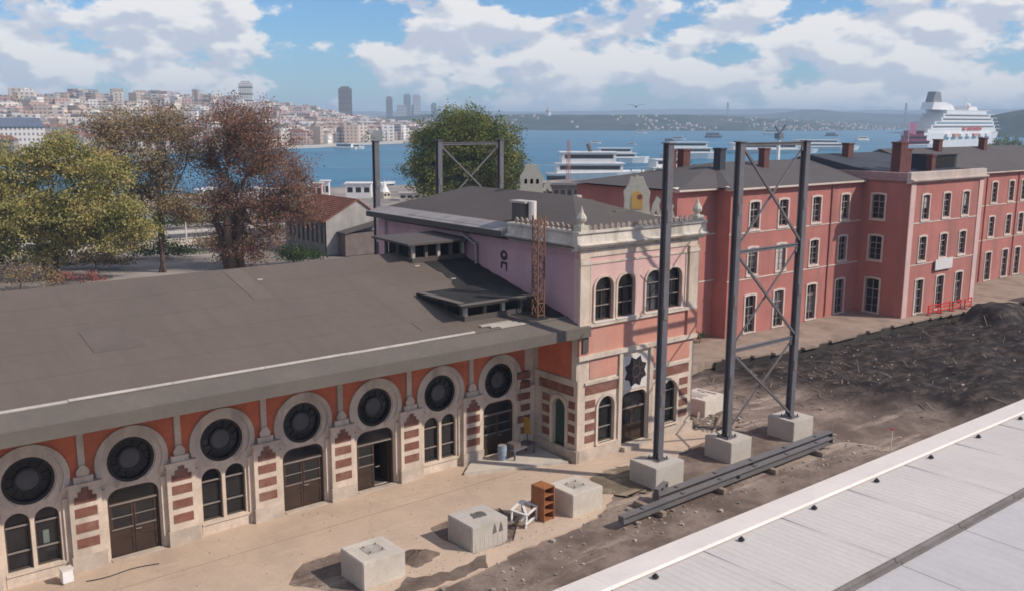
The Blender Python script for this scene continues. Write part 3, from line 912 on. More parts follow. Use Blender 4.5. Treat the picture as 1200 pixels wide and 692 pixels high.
# --- roof: shallow pitch, kinked eave strip, pale flashing line, deep fascia, soffit on brackets
RX0, RX1 = HX0 - 0.8, 27.80
prof = [(-3.0, 8.50), (8.55, 11.235), (17.9, 8.7), (17.9, 8.5), (8.55, 11.0), (-3.0, 8.25)]
MB().prism(prof, RX0, RX1, 'x').build('roof', ROOF, hall)
MB().prism([(-4.25, 8.06), (-2.99, 8.50), (-2.99, 8.26), (-4.25, 7.86)], RX0, 28.42, 'x').build('eave_roof', ROOF_E, hall)
MB().prism([(-4.32, 8.08), (-4.20, 8.10), (-4.20, 7.50), (-4.32, 7.50)], RX0, 28.44, 'x').build('fascia', ROOF_E, hall)
fl = MB()
xx = RX0
rnd = random.Random(2)
while xx < 21.0:
    w = 4.15 if xx + 4.15 < 21.2 else 21.2 - xx
    dz = rnd.uniform(-0.012, 0.02)
    MB().prism([(-3.09, 8.485 + dz), (-2.96, 8.535 + dz), (-2.96, 8.57 + dz), (-3.09, 8.52 + dz)], xx + 0.01, xx + w - 0.01, 'x').build('flashing_strip', FLASH, hall)
    xx += w
MB().prism([(-3.10, 8.48), (-2.96, 8.535), (-2.96, 8.56), (-3.10, 8.51)], 21.2, 27.8, 'x').build('flashing_strip', ROOF_E, hall)
MB().box(RX0, 28.4, -4.19, 0.0, 7.52, 7.60).build('soffit', mat('soffit_boards', (0.30, 0.26, 0.22), 0.85, 0.15, 0.9, 6, 0.15), hall)
br = MB().prism([(-0.1, 6.3), (-0.1, 7.52), (-3.3, 7.52), (-3.1, 7.36), (-1.5, 7.20), (-0.5, 6.75)], -0.07, 0.07, 'x').build('eave_bracket', mat('bracket_iron', (0.13, 0.10, 0.085), 0.7, 0.2), hall)
br.location.x = pil_x[0]
for x in pil_x[1:]:
    dup(br, loc=(x, 0, 0), parent=hall)
# roofing-felt laps: thin raised seams running down the slope
SL = (11.235 - 8.50) / 11.55
for k, y in enumerate((-0.7, 1.6, 3.9, 6.2)):
    z = 8.50 + SL * (y + 3.0)
    MB().prism([(y - 0.05, z - 0.012 + 0.004), (y + 0.05, z + 0.012 + 0.004), (y + 0.05, z + 0.02), (y - 0.05, z - 0.004)], RX0 + 0.1, 27.7, 'x').build('felt_lap', ROOF, hall)
# near-black sheet that paints the tower's shade on the roof
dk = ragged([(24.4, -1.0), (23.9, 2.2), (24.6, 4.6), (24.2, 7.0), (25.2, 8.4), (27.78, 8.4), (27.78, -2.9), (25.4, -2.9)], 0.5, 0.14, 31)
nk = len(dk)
ROOF_SHADE = mat('roof_shade', (0.02, 0.019, 0.018), 0.95, 0.25, 0.5, 4, 0.3, stain=(0.036, 0.033, 0.03), stain_amt=0.6, stain_scale=0.6)
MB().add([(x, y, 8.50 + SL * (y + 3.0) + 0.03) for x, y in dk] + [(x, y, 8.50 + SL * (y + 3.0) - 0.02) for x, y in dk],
         [tuple(range(nk))] + [(k, (k + 1) % nk, nk + (k + 1) % nk, nk + k) for k in range(nk)]).build('roof_shade', ROOF_SHADE, hall)
# patches of replaced felt, a shade off the rest
for k, (xa, xb, ya, yb) in enumerate(((3.2, 5.4, 0.8, 3.0), (12.2, 13.3, 4.2, 8.3), (18.6, 21.0, -1.9, -0.9))):
    pm = mat('felt_patch', [(0.118, 0.094, 0.080), (0.132, 0.105, 0.088)][k % 2], 0.9, 0.10, 0.6, 4, 0.25)
    MB().add([(xa, ya, 8.5 + SL * (ya + 3) + 0.02), (xb, ya, 8.5 + SL * (ya + 3) + 0.02), (xb, yb, 8.5 + SL * (yb + 3) + 0.02), (xa, yb, 8.5 + SL * (yb + 3) + 0.02),
              (xa, ya, 8.5 + SL * (ya + 3) - 0.02), (xb, ya, 8.5 + SL * (ya + 3) - 0.02), (xb, yb, 8.5 + SL * (yb + 3) - 0.02), (xa, yb, 8.5 + SL * (yb + 3) - 0.02)],
             [(0, 1, 2, 3), (0, 4, 5, 1), (1, 5, 6, 2), (2, 6, 7, 3), (3, 7, 4, 0)]).build('felt_patch', pm, hall)
# small pale scraps lying on the roof
for sx, sy in ((13.6, 6.6), (23.6, 6.1), (24.6, 3.7)):
    z = 8.50 + SL * (sy + 3.0)
    MB().box(sx - 0.16, sx + 0.16, sy - 0.07, sy + 0.07, z, z + 0.06).build('roof_scrap', FLASH, hall)

# --- two raised roof vents (flat dark roof on a louvred box)
def roof_vent(x0, x1, y0, y1, zt, posts, drop, tilt=0.0):
    v = MB().prism([(y0 - 0.5, zt - 0.12 - drop), (y0 - 0.5, zt - drop), (y1 + 0.5, zt + tilt), (y1 + 0.5, zt - 0.14 + tilt)], x0 - 0.6, x1 + 0.6, 'x').build('roof_vent', ROOF_D, hall)
    zb = 8.50 + SL * (y0 + 3.0)
    MB().box(x0 + 0.25, x1 - 0.25, y0 + 0.3, y1 - 0.2, zb - 0.3, zt - drop - 0.08).build('vent_core', DARK, v)
    MB().box(x0, x1, y0, y1, zb - 0.3, zb + 0.30).build('vent_curb', ROOF_D, v)
    for k in range(posts):
        x = x0 + 0.12 + (x1 - x0 - 0.24) * k / (posts - 1)
        MB().box(x - 0.10, x + 0.10, y0 + 0.02, y0 + 0.22, zb + 0.30, zt - drop - 0.10).build('vent_post', ROOF_E if k % 2 else FLASH, v)
    for k in range(3):
        y = y0 + 0.4 + (y1 - y0 - 0.5) * k / 2
        MB().box(x0 + 0.02, x0 + 0.18, y - 0.09, y + 0.09, zb + 0.30, zt - drop - 0.10).build('vent_post', ROOF_D, v)
    return v
rv = roof_vent(21.5, 25.6, -1.7, 1.6, 9.95, 4, 0.15, -0.05)
rv.data.materials[0] = ROOF_SHADE  # the nearer vent roof takes the same painted shade colour
MB().box(20.92, 26.1, -2.16, -1.86, 9.80, 9.845).build('lit_edge', ROOF_E, rv)  # paler strips paint the sunlit edge of the vent roof
MB().box(20.92, 21.35, -1.85, 1.95, 9.88, 9.925).build('lit_edge', ROOF_E, rv)
roof_vent(23.6, 27.6, 6.6, 9.9, 12.15, 5, 0.1)
MB().box(27.95, 28.40, -4.18, -3.97, 6.55, 7.5).build('eave_console', ROOF_D, hall)
# metal trays stacked in front of the nearer vent
for k in range(3):
    y, z = -2.5 - 0.22 * k, 8.63 - 0.06 * k
    MB().box(21.9 + 0.5 * k, 24.0 + 0.3 * k, y - 0.16, y + 0.16, z, z + 0.07).build('metal_tray', FLASH, hall)

# ================================================================ THE TOWER BLOCK (two storeys, pink, projecting)
TX0, TX1, TY0, TY1 = 27.83, 37.82, -3.94, 17.6
tower = thing('station_tower', 'two-storey pink station block with crested cornice and star window', 'building')
# --- lower front wall with openings
low = [arch(30.10, 1.34, 0.85, 2.98), rarch(32.52, 2.28, 0.30, 3.50, 0.6), arch(35.65, 1.34, 0.85, 2.98)]
MB().plate([rect(TX0, TX1, 0, 6.10)] + low, TY0, TY0 + 0.45).build('lower_wall', STONE, tower)
upp = [rarch(29.74, 1.46, 8.22, 10.72, 0.6), rarch(31.54, 1.46, 8.22, 10.72, 0.6), rarch(33.92, 1.42, 8.22, 10.72, 0.6), rarch(35.70, 1.42, 8.22, 10.72, 0.6)]
MB().plate([rect(TX0, TX1, 8.05, 12.35)] + upp, TY0, TY0 + 0.45).build('upper_wall', PINK, tower)
MB().box(TX0, TX1, TY0, TY0 + 0.45, 6.10, 8.05).build('band_wall', SALMON, tower)
# --- side wall towards the hall, right wall, back wall
niche = [[(-y, z) for y, z in lp] for lp in [arch(2.42, 1.12, 0.30, 3.0)]]
MB().plate([[(TY0 + 0.45, 0), (TY1, 0), (TY1, 7.6), (TY0 + 0.45, 7.6)], niche[0]], TX0, TX0 + 0.4, 'x').build('niche_wall', STONE2, tower)
MB().box(TX0, TX0 + 0.4, TY0 + 0.45, TY1, 7.6, 12.35).build('side_wall', SHADED_PINK, tower)
MB().box(TX1 - 0.4, TX1, TY0 + 0.45, TY1, 0.0, 12.35).build('side_wall', PINK, tower)
MB().box(TX0 + 0.4, TX1 - 0.4, TY1 - 0.4, TY1, 0.0, 12.35).build('back_wall', PINK, tower)
MB().box(TX0 + 0.4, TX1 - 0.4, TY0 + 0.45, TY1 - 0.4, 7.5, 7.8).build('upper_floor', mat('boards', (0.12, 0.09, 0.07), 0.9), tower)
MB().box(TX0 + 0.4, TX1 - 0.4, TY0 + 3.2, TY0 + 3.4, 0.0, 12.3).build('inner_wall', MATS['inner_plaster'], tower)
# --- stone dressings of the front
Y = TY0
def front(name, m, x0, x1, z0, z1, proud=0.08):
    return MB().box(x0, x1, Y - proud, Y, z0, z1).build(name, m, tower)
front('plinth', PLINTH, TX0 - 0.05, 31.3, 0, 0.72, 0.16)
front('plinth', PLINTH, 33.75, TX1 + 0.05, 0, 0.62, 0.16)
MB().box(TX0 - 0.16, TX0, TY0 - 0.16, -0.25, 0, 0.72).build('plinth', PLINTH, tower)
for xa, xb in ((31.06, 31.34), (33.70, 34.0)):
    front('door_pier', STONE2, xa, xb, 0.0, 6.08, 0.14)
front('string_course', STONE2, TX0 - 0.12, TX1 + 0.12, 6.10, 6.36, 0.22)
front('sill_course', STONE2, TX0 - 0.06, TX1 + 0.06, 7.96, 8.16, 0.16)
front('frieze', STONE, TX0 - 0.02, TX1 + 0.02, 11.95, 12.34, 0.07)
for xa, xb in ((TX0 - 0.06, 28.50), (36.98, TX1 + 0.06)):
    MB().box(xa, xb, Y - 0.15, Y, 6.36, 7.96).build('upper_pier', SALMON, tower)
    MB().box(xa, xb, Y - 0.15, Y, 8.16, 11.95).build('upper_pier', STONE, tower)
    MB().box(xa - 0.05, xb + 0.05, Y - 0.20, Y, 11.55, 11.75).build('pier_cap', STONE2, tower)
for xa, xb in ((28.62, 28.72), (36.76, 36.86)):
    front('frame_strip', STONE, xa, xb, 8.16, 11.60, 0.05)
front('frame_strip', STONE, 28.62, 36.86, 11.52, 11.64, 0.06)
# red-brown bands and panels of the ground storey
front('brick_band', BRICK, 28.42, 31.02, 3.95, 4.48, 0.035)
front('pink_panel', SALMON, 28.72, 31.02, 4.86, 5.98, 0.035)
front('brick_band', BRICK, 34.04, 37.4, 3.95, 4.48, 0.035)
front('pink_panel', SALMON, 34.04, 37.4, 4.86, 5.98, 0.035)
front('moulding', STONE2, 28.35, 31.04, 4.55, 4.70, 0.10)
front('moulding', STONE2, 34.02, 37.5, 4.55, 4.70, 0.10)
for z in (1.05, 1.75, 2.45, 3.15):
    front('brick_block', BRICK, 28.46, 29.22, z, z + 0.44, 0.035)
    front('brick_block', BRICK, 36.60, 37.36, z, z + 0.44, 0.035)
for cx in (30.10, 35.65):
    MB().plate([grow(arch(cx, 1.34, 0.85, 2.98), 0.16), arch(cx, 1.34, 0.85, 2.98)], Y - 0.09, Y).build('window_surround', STONE2, tower)
    front('sill', STONE, cx - 0.85, cx + 0.85, 0.74, 0.85, 0.18)
# star panel over the door
MB().box(31.52, 33.52, Y - 0.05, Y, 3.66, 5.78).build('star_panel', mat('white_panel', (0.60, 0.56, 0.52), 0.8, 0.1, 1, 9, 0.15, stain=(0.42, 0.38, 0.34), stain_amt=0.4), tower)
st = [(32.52 + (1.0 if k % 2 == 0 else 0.74) * math.cos(PI * k / 8 + PI / 8), 4.74 + (1.0 if k % 2 == 0 else 0.74) * math.sin(PI * k / 8 + PI / 8)) for k in range(16)]
sw = MB().plate([st], Y - 0.075, Y - 0.05).build('star_window', IRON, tower)
MB().plate([circ(32.52, 4.74, 0.40, 16), circ(32.52, 4.74, 0.30, 16)], Y - 0.10, Y - 0.076).build('star_ring', mat('star_bronze', (0.07, 0.045, 0.045), 0.6), sw)
for k in range(8):
    a = PI * k / 4 + PI / 8
    MB().bar((32.52 + 0.4 * math.cos(a), Y - 0.088, 4.74 + 0.4 * math.sin(a)), (32.52 + 0.92 * math.cos(a), Y - 0.088, 4.74 + 0.92 * math.sin(a)), 0.06, 0.03, (0, 1, 0)).build('star_rib', MATS['star_bronze'], sw)
# ground-floor door and windows
gd = MB().plate([rarch(32.52, 2.28, 0.30, 3.50, 0.6), rarch(32.52, 2.04, 0.30, 3.38, 0.5)], Y + 0.18, Y + 0.28).box(31.5, 33.54, Y + 0.19, Y + 0.27, 2.45, 2.55).build('door', WOOD, tower)
MB().plate([rarch(32.52, 2.06, 2.55, 3.38, 0.48)], Y + 0.24, Y + 0.26).build('fanlight', GLASS, gd)
for xa, xb in ((31.50, 32.51), (32.53, 33.54)):
    MB().plate([rect(xa, xb, 0.30, 2.45), rect(xa + 0.1, xb - 0.1, 1.40, 2.32), rect(xa + 0.1, xb - 0.1, 0.42, 1.25)], Y + 0.20, Y + 0.26).build('door_leaf', WOOD, gd)
    MB().box(xa + 0.09, xb - 0.09, Y + 0.235, Y + 0.245, 1.38, 2.34).build('pane', GLASS, gd)
    MB().box(xa + 0.09, xb - 0.09, Y + 0.23, Y + 0.245, 0.40, 1.27).build('panel', WOOD, gd)
MB().box(31.42, 33.62, Y + 0.14, Y + 0.19, 2.42, 2.50).build('transom', BARL, gd)
MB().box(31.3, 33.75, Y - 0.5, Y + 0.3, 0.0, 0.27).build('door_step', PLINTH, tower)
for cx in (30.10, 35.65):
    w = lancet(1.34, 0.85, 2.98)
    w.parent = tower
    w.location = (cx, Y, 0.85)
# upper windows
for k, (cx, w) in enumerate(((29.74, 1.46), (31.54, 1.46), (33.92, 1.42), (35.70, 1.42))):
    lp = rarch(cx, w, 8.22, 10.72, 0.6)
    MB().plate([grow(lp, 0.13), lp], Y - 0.09, Y).build('window_surround', STONE, tower)
    win = MB().plate([rarch(cx, w, 8.22, 10.72, 0.6), rarch(cx, w - 0.14, 8.30, 10.64, 0.53)], Y + 0.16, Y + 0.25).box(cx - 0.025, cx + 0.025, Y + 0.19, Y + 0.24, 8.3, 9.9).build('arched_window', MATS['window_wood'], tower)
    MB().plate([lp], Y + 0.27, Y + 0.29).build('pane', GLASS if k != 2 else GLASS2, win)
    for z in (9.05, 9.90):
        MB().box(cx - w / 2 + 0.06, cx + w / 2 - 0.06, Y + 0.14, Y + 0.18, z, z + 0.06).build('glazing_bar', BARL, win)
    MB().box(cx - w / 2 - 0.1, cx + w / 2 + 0.1, Y - 0.19, Y, 8.165, 8.23).build('sill', FLASHW, tower)
# niche door and dressings on the side wall
nd = MB().plate([[(-y, z) for y, z in grow(arch(2.42, 1.12, 0.30, 3.0), 0.22)], niche[0]], TX0 - 0.10, TX0, 'x').build('niche_surround', STONE, tower)
MB().plate([niche[0]], TX0 + 0.2, TX0 + 0.26, 'x').build('niche_door', GREEN_D, tower)
for z in (1.05, 1.75, 2.45, 3.15):
    for ya, yb in ((-3.74, -3.22), (-1.52, -0.9)):
        MB().box(TX0 - 0.035, TX0, ya, yb, z, z + 0.44).build('brick_block', BRICK, tower)
MB().box(TX0 - 0.035, TX0, -3.6, -0.6, 3.92, 4.5).build('brick_band', BRICK, tower)
MB().box(TX0 - 0.12, TX0, -3.8, -0.3, 4.52, 4.9).build('moulding', STONE2, tower)
MB().box(TX0 - 0.045, TX0, -3.4, -0.5, 4.95, 7.2).build('red_panel', REDW, tower)
MB().box(TX0 - 0.10, TX0, -3.92, -3.5, 4.9, 7.5).build('corner_strip', STONE2, tower)
# dark marks where an old emblem was taken off the side wall
MARK = mat('old_mark', (0.07, 0.045, 0.055), 0.9, 0.3, 3, 20)
EY, EZ = 2.85, 11.0
emb = MB().plate([[(EY + 0.36 * math.cos(a * PI / 8), EZ + 0.34 + 0.32 * math.sin(a * PI / 8)) for a in range(16)],
                  [(EY + 0.14 * math.cos(-a * PI / 4), EZ + 0.38 + 0.12 * math.sin(-a * PI / 4)) for a in range(8)]], TX0 - 0.012, TX0, 'x')
emb.plate([[(EY - 0.34, EZ - 0.06), (EY - 0.30, EZ - 0.62), (EY - 0.18, EZ - 0.62), (EY - 0.16, EZ - 0.20), (EY + 0.12, EZ - 0.18), (EY + 0.20, EZ - 0.48), (EY + 0.34, EZ - 0.44), (EY + 0.30, EZ - 0.04)]], TX0 - 0.012, TX0, 'x')
emb.build('old_emblem_mark', MARK, tower)
# drainpipe down the side wall
dp = MB()
for a, b in (((TX0 - 0.28, 6.9, 12.4), (TX0 - 0.28, 6.2, 12.05)), ((TX0 - 0.28, 6.2, 12.05), (TX0 - 0.2, 5.5, 11.75)), ((TX0 - 0.2, 5.5, 11.75), (TX0 - 0.2, 5.45, 10.55))):
    dp.tube(a, b, 0.09)
dp.build('drainpipe', PIPE_W, tower)
dp = MB().tube((TX0 - 0.14, 16.4, 12.3), (TX0 - 0.14, 16.4, 11.0), 0.07).build('drainpipe', PIPE_W, tower)
MB().box(TX0 - 0.06, TX0, -3.9, 17.5, 11.95, 12.05).build('moulding', SHADED_PINK, tower)
# --- cornice: front and the first metres of the side, then a plain metal eave
def cornice_prof(o):
    return [(0, 12.34), (-0.18, 12.40), (-0.20, 12.52), (-0.42, 12.58), (-0.50, 12.70), (-0.28, 12.80), (-0.22, 13.30), (-0.34, 13.34), (-0.34, 13.46), (0.22, 13.46), (0.22, 12.34)]
CORN = mat('cornice_stone', (0.55, 0.49, 0.42), 0.88, 0.16, 0.7, 9, 0.3, stain=(0.22, 0.20, 0.17), stain_amt=0.75, stain_scale=1.1, streak=True)
MB().prism([(TY0 + y, z) for y, z in cornice_prof(0)], TX0 - 0.45, TX1 + 0.45, 'x').build('cornice', CORN, tower)
MB().prism([(TX0 + x, z) for x, z in cornice_prof(0)], TY0 + 0.23, 2.2, 'y').build('cornice', CORN, tower)
MB().prism([(TX1 - x, z) for x, z in cornice_prof(0)], TY0 + 0.23, 2.2, 'y').build('cornice', CORN, tower)
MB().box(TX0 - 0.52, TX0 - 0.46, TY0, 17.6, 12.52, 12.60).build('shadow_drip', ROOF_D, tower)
MB().prism([(TX0 - 0.75, 12.62), (TX0 - 0.75, 12.92), (TX0 + 0.6, 13.30), (TX0 + 0.6, 12.62)], 2.2, 17.9, 'y').build('eave', mat('zinc_eave', (0.27, 0.245, 0.235), 0.6, 0.12, 0.6, 5, 0.15, stain=(0.16, 0.135, 0.12), stain_amt=0.6, stain_scale=0.9), tower)
MB().box(TX0 - 0.80, TX0 - 0.74, 2.2, 17.95, 12.58, 12.95).build('gutter', ROOF_D, tower)
MB().prism([(TX0 - 0.36, 13.02), (TX0 + 0.1, 13.16), (TX0 + 0.1, 13.19), (TX0 - 0.36, 13.05)], 2.4, 13.0, 'y').build('eave_flashing', MATS['zinc_eave'], tower)
# --- hipped roof
rx0, rx1, ry0, ry1, rz = TX0 + 0.2, TX1 - 0.1, TY0 + 0.35, TY1 + 0.2, 13.12
MB().add([(rx0, ry0, rz), (rx1, ry0, rz), (rx1, ry1, rz), (rx0, ry1, rz), (32.8, 2.1, 14.82), (32.8, 13.0, 14.82), (rx0, ry0, rz - 0.5), (rx1, ry0, rz - 0.5), (rx1, ry1, rz - 0.5), (rx0, ry1, rz - 0.5)],
         [(0, 1, 4), (1, 2, 5, 4), (2, 3, 5), (3, 0, 4, 5), (0, 1, 7, 6), (1, 2, 8, 7), (2, 3, 9, 8), (3, 0, 6, 9)]).build('roof', ROOF_D, tower)
MB().box(33.6, 35.0, -0.9, -0.3, 13.92, 14.02).build('roof_scrap', ROOF_E, tower)
# --- cresting: one small pierced leaf after another
leaf = MB().plate([[(-0.13, 0), (0.13, 0), (0.07, 0.10), (0.17, 0.20), (0.10, 0.32), (0.0, 0.44), (-0.10, 0.32), (-0.17, 0.20), (-0.07, 0.10)],
                   [(-0.05, 0.20), (0, 0.27), (0.05, 0.20), (0, 0.14)]], -0.05, 0.05)
crest_me = leaf.mesh('cresting', mat('crest_stone', (0.30, 0.24, 0.20), 0.9, 0.3, 2.0, 12, 0.2))
for k in range(20):
    o = link('cresting', crest_me, tower)
    o.location = (28.42 + k * 0.45, TY0 - 0.06, 13.46)
    o.scale.z = 0.72 + 0.2 * random.random()
for k in range(12):
    o = link('cresting', crest_me, tower)
    o.location = (TX0 - 0.06, TY0 + 0.55 + k * 0.45, 13.46)
    o.rotation_euler.z = PI / 2
    o.scale.z = 0.72 + 0.2 * random.random()
# --- corner pinnacles
for x in (TX0 + 0.10, TX1 - 0.10):
    pn = MB().box(x - 0.30, x + 0.30, TY0 - 0.25, TY0 + 0.35, 13.46, 13.78).lathe(x, TY0 + 0.05, [(0.17, 13.78), (0.14, 13.9), (0.26, 14.02), (0.30, 14.18), (0.22, 14.34), (0.12, 14.5), (0.05, 14.72), (0.02, 14.85)], 8)
    pn.build('pinnacle', ORN, tower)
# --- chimney: dark flue box with pale cowl
ch = MB().box(28.55, 29.25, 1.75, 3.0, 13.0, 14.55).build('chimney', mat('flue_dark', (0.10, 0.085, 0.08), 0.8, 0.2), tower)
MB().box(28.45, 29.35, 1.65, 3.1, 14.55, 14.68).build('chimney_cap', FLASH, ch)
MB().tube((28.9, 1.45, 13.1), (28.9, 1.45, 14.7), 0.24, n=10).build('flue_pipe', FLASHW, ch)
# --- ornamental gable pieces standing on the roof edge
def gable_piece(name, w, h, m, holes_n, loc, rz, inset=None, parent=tower):
    out = [(-w / 2, 0), (w / 2, 0), (w * 0.46, h * 0.30), (w * 0.50, h * 0.55), (w * 0.34, h * 0.72), (w * 0.22, h * 0.94), (w * 0.08, h * 0.93), (0, h), (-w * 0.08, h * 0.92), (-w * 0.24, h * 0.95), (-w * 0.34, h * 0.72), (-w * 0.50, h * 0.55), (-w * 0.46, h * 0.30)]
    hs = []
    for k in range(holes_n):
        cx = (k - (holes_n - 1) / 2) * w * 0.25
        hs.append(arch(cx, w * 0.13, h * 0.30, h * 0.42, 6))
    o = MB().plate([out] + hs, -0.17, 0.17).build(name, m, parent)
    MB().plate([out], 0.175, 0.20).build('back_plate', ROOF_D, o)
    MB().box(-w * 0.55, w * 0.55, -0.25, 0.25, -0.25, 0.0).build('base', ORN, o)
    if inset:
        MB().plate([arch(0, w * 0.42, h * 0.10, h * 0.42, 10)], -0.19, -0.172).build('inset', inset, o)
        MB().plate([circ(w * 0.10, h * 0.42, w * 0.10, 12)], -0.20, -0.191).build('oculus', BRICK, o)
    o.location = loc
    o.rotation_euler.z = rz
    return o
gable_piece('ornamental_gable', 1.6, 2.05, ORN, 3, (34.0, 7.6, 14.6), -0.65)
gable_piece('ornamental_gable', 1.75, 2.5, ORN, 0, (37.45, 1.0, 13.55), -0.65, OCHRE)
for x, y, h in ((37.55, -0.6, 1.25), (37.5, -1.8, 0.9), (34.9, 7.0, 0.75)):
    MB().plate([[(-0.35, 0), (-0.12, 0), (0, 0.3 * h), (0.14, 0), (0.36, 0), (0.20, 0.55 * h), (0.30, 0.8 * h), (0.05, h), (-0.08, 0.75 * h), (-0.2, 0.6 * h)]], -0.10, 0.10).build('finial', ORN, tower).location = (x, y, 13.5 if x > 35 else 14.7)
for o in tower.children:
    if o.name.startswith('finial'): o.rotation_euler.z = -0.65
# ================================================================ THE LONG RED BUILDING
red = thing('red_station_building', 'long three-storey red railway building with pale window frames and brick chimneys', 'building')
ROWS = ((0.10, 3.80, 1.86), (5.42, 8.22, 1.74), (9.62, 12.45, 1.74))       # sill, head, width of each storey
def red_wall(name, axis, plane, a0, a1, cols, thick=0.4, back=1, z1=13.45, m=CRIMSON, skip=()):
    """wall along x (axis 'y') or along y (axis 'x') with window openings"""
    hl = []
    for r, (za, zb, w) in enumerate(ROWS):
        for cidx, c_ in enumerate(cols):
            if (r, cidx) in skip: continue
            hl.append(seg(c_, w - 0.36, za + (0.16 if r else 0.0), zb - 0.19))
    return MB().plate([rect(a0, a1, 0 - 0.3, z1)] + hl, plane, plane + thick * back, axis).build(name, m, red)
def window_mesh(w, za, zb, r):
    """window made once per storey, as a small tree of parts in local coordinates (x across, y into the wall)"""
    op = seg(0, w - 0.36, za + (0.16 if r else 0.0), zb - 0.19)
    o = MB().plate([seg(0, w, za, zb, 0.10), op], -0.07, 0.02).build('window', TRIMW, None)
    MB().box(-w / 2 - 0.05, w / 2 + 0.05, -0.13, 0.02, za - 0.06, za + 0.05).build('sill', TRIMW, o)
    hw = (w - 0.36) / 2
    zl, zh = za + (0.16 if r else 0.0), zb - 0.19
    fr = MB().plate([seg(0, 2 * hw, zl, zh), seg(0, 2 * hw - 0.14, zl + 0.07, zh - 0.07)], 0.14, 0.20)
    fr.box(-0.035, 0.035, 0.14, 0.20, zl, zh - 0.02).box(-hw, hw, 0.135, 0.20, zl + (zh - zl) * 0.68, zl + (zh - zl) * 0.68 + 0.08)
    for q in (0.22, 0.45):
        fr.box(-hw, hw, 0.15, 0.19, zl + (zh - zl) * q, zl + (zh - zl) * q + 0.035)
    fr.build('sash', mat('sash_wood', (0.30, 0.25, 0.23), 0.7, 0.2) if 'sash_wood' not in MATS else MATS['sash_wood'], o)
    MB().plate([op], 0.22, 0.24).build('pane', GLASS, o)
    return o
protos = [window_mesh(w, za, zb, r) for r, (za, zb, w) in enumerate(ROWS)]
used_p = [False] * 3
def put_window(r, loc, rz=0.0):
    if not used_p[r]:
        used_p[r] = True
        o = protos[r]
        o.parent = red
    else:
        o = dup(protos[r], parent=red)
    o.location = loc
    o.rotation_euler.z = rz
    return o
YM, YP, YL = 11.0, 5.8, 12.6
PX0, PX1 = 81.5, 96.6
main_cols = [63.6, 68.0, 73.4, 78.4]
pav_cols = [84.6, 88.9, 93.0]
wing_cols = [102.0, 106.6, 111.2, 115.8, 119.3, 123.9, 128.5]
red_wall('main_wall', 'y', YM, 60.1, PX0, main_cols)
red_wall('left_wall', 'y', YL, 54.8, 60.1, [])
MB().box(60.1, 60.5, YM + 0.4, YL + 0.4, -0.3, 13.45).build('return_wall', CRIMSON, red)
red_wall('pavilion_wall', 'y', YP, PX0, PX1, pav_cols)
red_wall('pavilion_flank', 'x', PX0, YP + 0.4, YM, [9.15])
red_wall('pavilion_flank', 'x', PX1, YP + 0.4, YM + 0.4, [], back=-1)
red_wall('wing_wall', 'y', YM, PX1, 132.0, wing_cols)
MB().box(54.8, 55.2, YL + 0.4, 25.0, -0.3, 13.45).build('end_wall', CRIMSON, red)
MB().box(131.6, 132.0, YM + 0.4, 25.0, -0.3, 13.45).build('end_wall', CRIMSON, red)
MB().box(54.8, 132.0, 25.0, 25.4, -0.3, 13.45).build('back_wall', CRIMSON, red)
MB().box(55.3, 131, 15.0, 15.2, 0.0, 13.4).build('inner_wall', MATS['inner_plaster'], red)
MB().box(PX0 + 0.4, PX1 - 0.4, 8.8, 9.0, 0.0, 13.4).build('inner_wall', MATS['inner_plaster'], red)
for r in range(3):
    for x in main_cols + wing_cols:
        put_window(r, (x, YM, 0))
    for x in pav_cols:
        put_window(r, (x, YP, 0))
    put_window(r, (PX0, 9.15, 0), -PI / 2)
BLIND = mat('pale_blind', (0.42, 0.38, 0.35), 0.8, 0.15)
for k, (x, r, y, a, b) in enumerate(((73.4, 2, YM, 0.0, 0.62), (68.0, 1, YM, 0.0, 1.0), (63.6, 1, YM, 0.3, 1.0), (78.4, 2, YM, 0.0, 0.35), (68.0, 0, YM, 0.35, 1.0), (84.6, 2, YP, 0.5, 1.0), (88.9, 1, YP, 0.0, 0.7), (93.0, 2, YP, 0.4, 1.0), (93.0, 0, YP, 0.0, 0.55), (84.6, 0, YP, 0.0, 1.0), (73.4, 0, YM, 0.2, 0.8))):
    za, zb, w = ROWS[r]
    zl, zh = za + (0.22 if r else 0.0), zb - 0.40
    MB().box(x - (w - 0.5) / 2, x + (w - 0.5) / 2 * (1 if k % 3 else 0.0), y + 0.205, y + 0.212, zl + (zh - zl) * a, zl + (zh - zl) * b).build('blind', BLIND if k % 2 else GLASS2, red)
# string courses, corner strips
for z in (5.15, 9.42):
    MB().box(60.0, PX0 - 0.05, YM - 0.05, YM, z, z + 0.11).build('string_course', TRIMW, red)
    MB().box(54.8, 60.05, YL - 0.05, YL, z, z + 0.11).build('string_course', TRIMW, red)
    MB().box(PX0 - 0.05, PX1 + 0.05, YP - 0.05, YP, z, z + 0.11).build('string_course', TRIMW, red)
    MB().box(PX1 + 0.05, 132.0, YM - 0.05, YM, z, z + 0.11).build('string_course', TRIMW, red)
CORNER = mat('pale_corner', (0.58, 0.40, 0.36), 0.85, 0.1, 0.6, 9, 0.15, stain=(0.42, 0.26, 0.23), stain_amt=0.4, streak=True)
for xa, xb in ((PX0 - 0.07, PX0 + 0.85), (PX1 - 0.85, PX1 + 0.07)):
    MB().box(xa, xb, YP - 0.08, YP, -0.2, 13.45).build('corner_strip', CORNER, red)
# downpipes
for x, y in ((61.0, YM), (75.9, YM), (99.2, YM), (109.0, YM), (117.6, YM)):
    MB().tube((x, y - 0.09, 0.1), (x, y - 0.09, 13.3), 0.07, n=8).build('downpipe', CRIMSON, red)
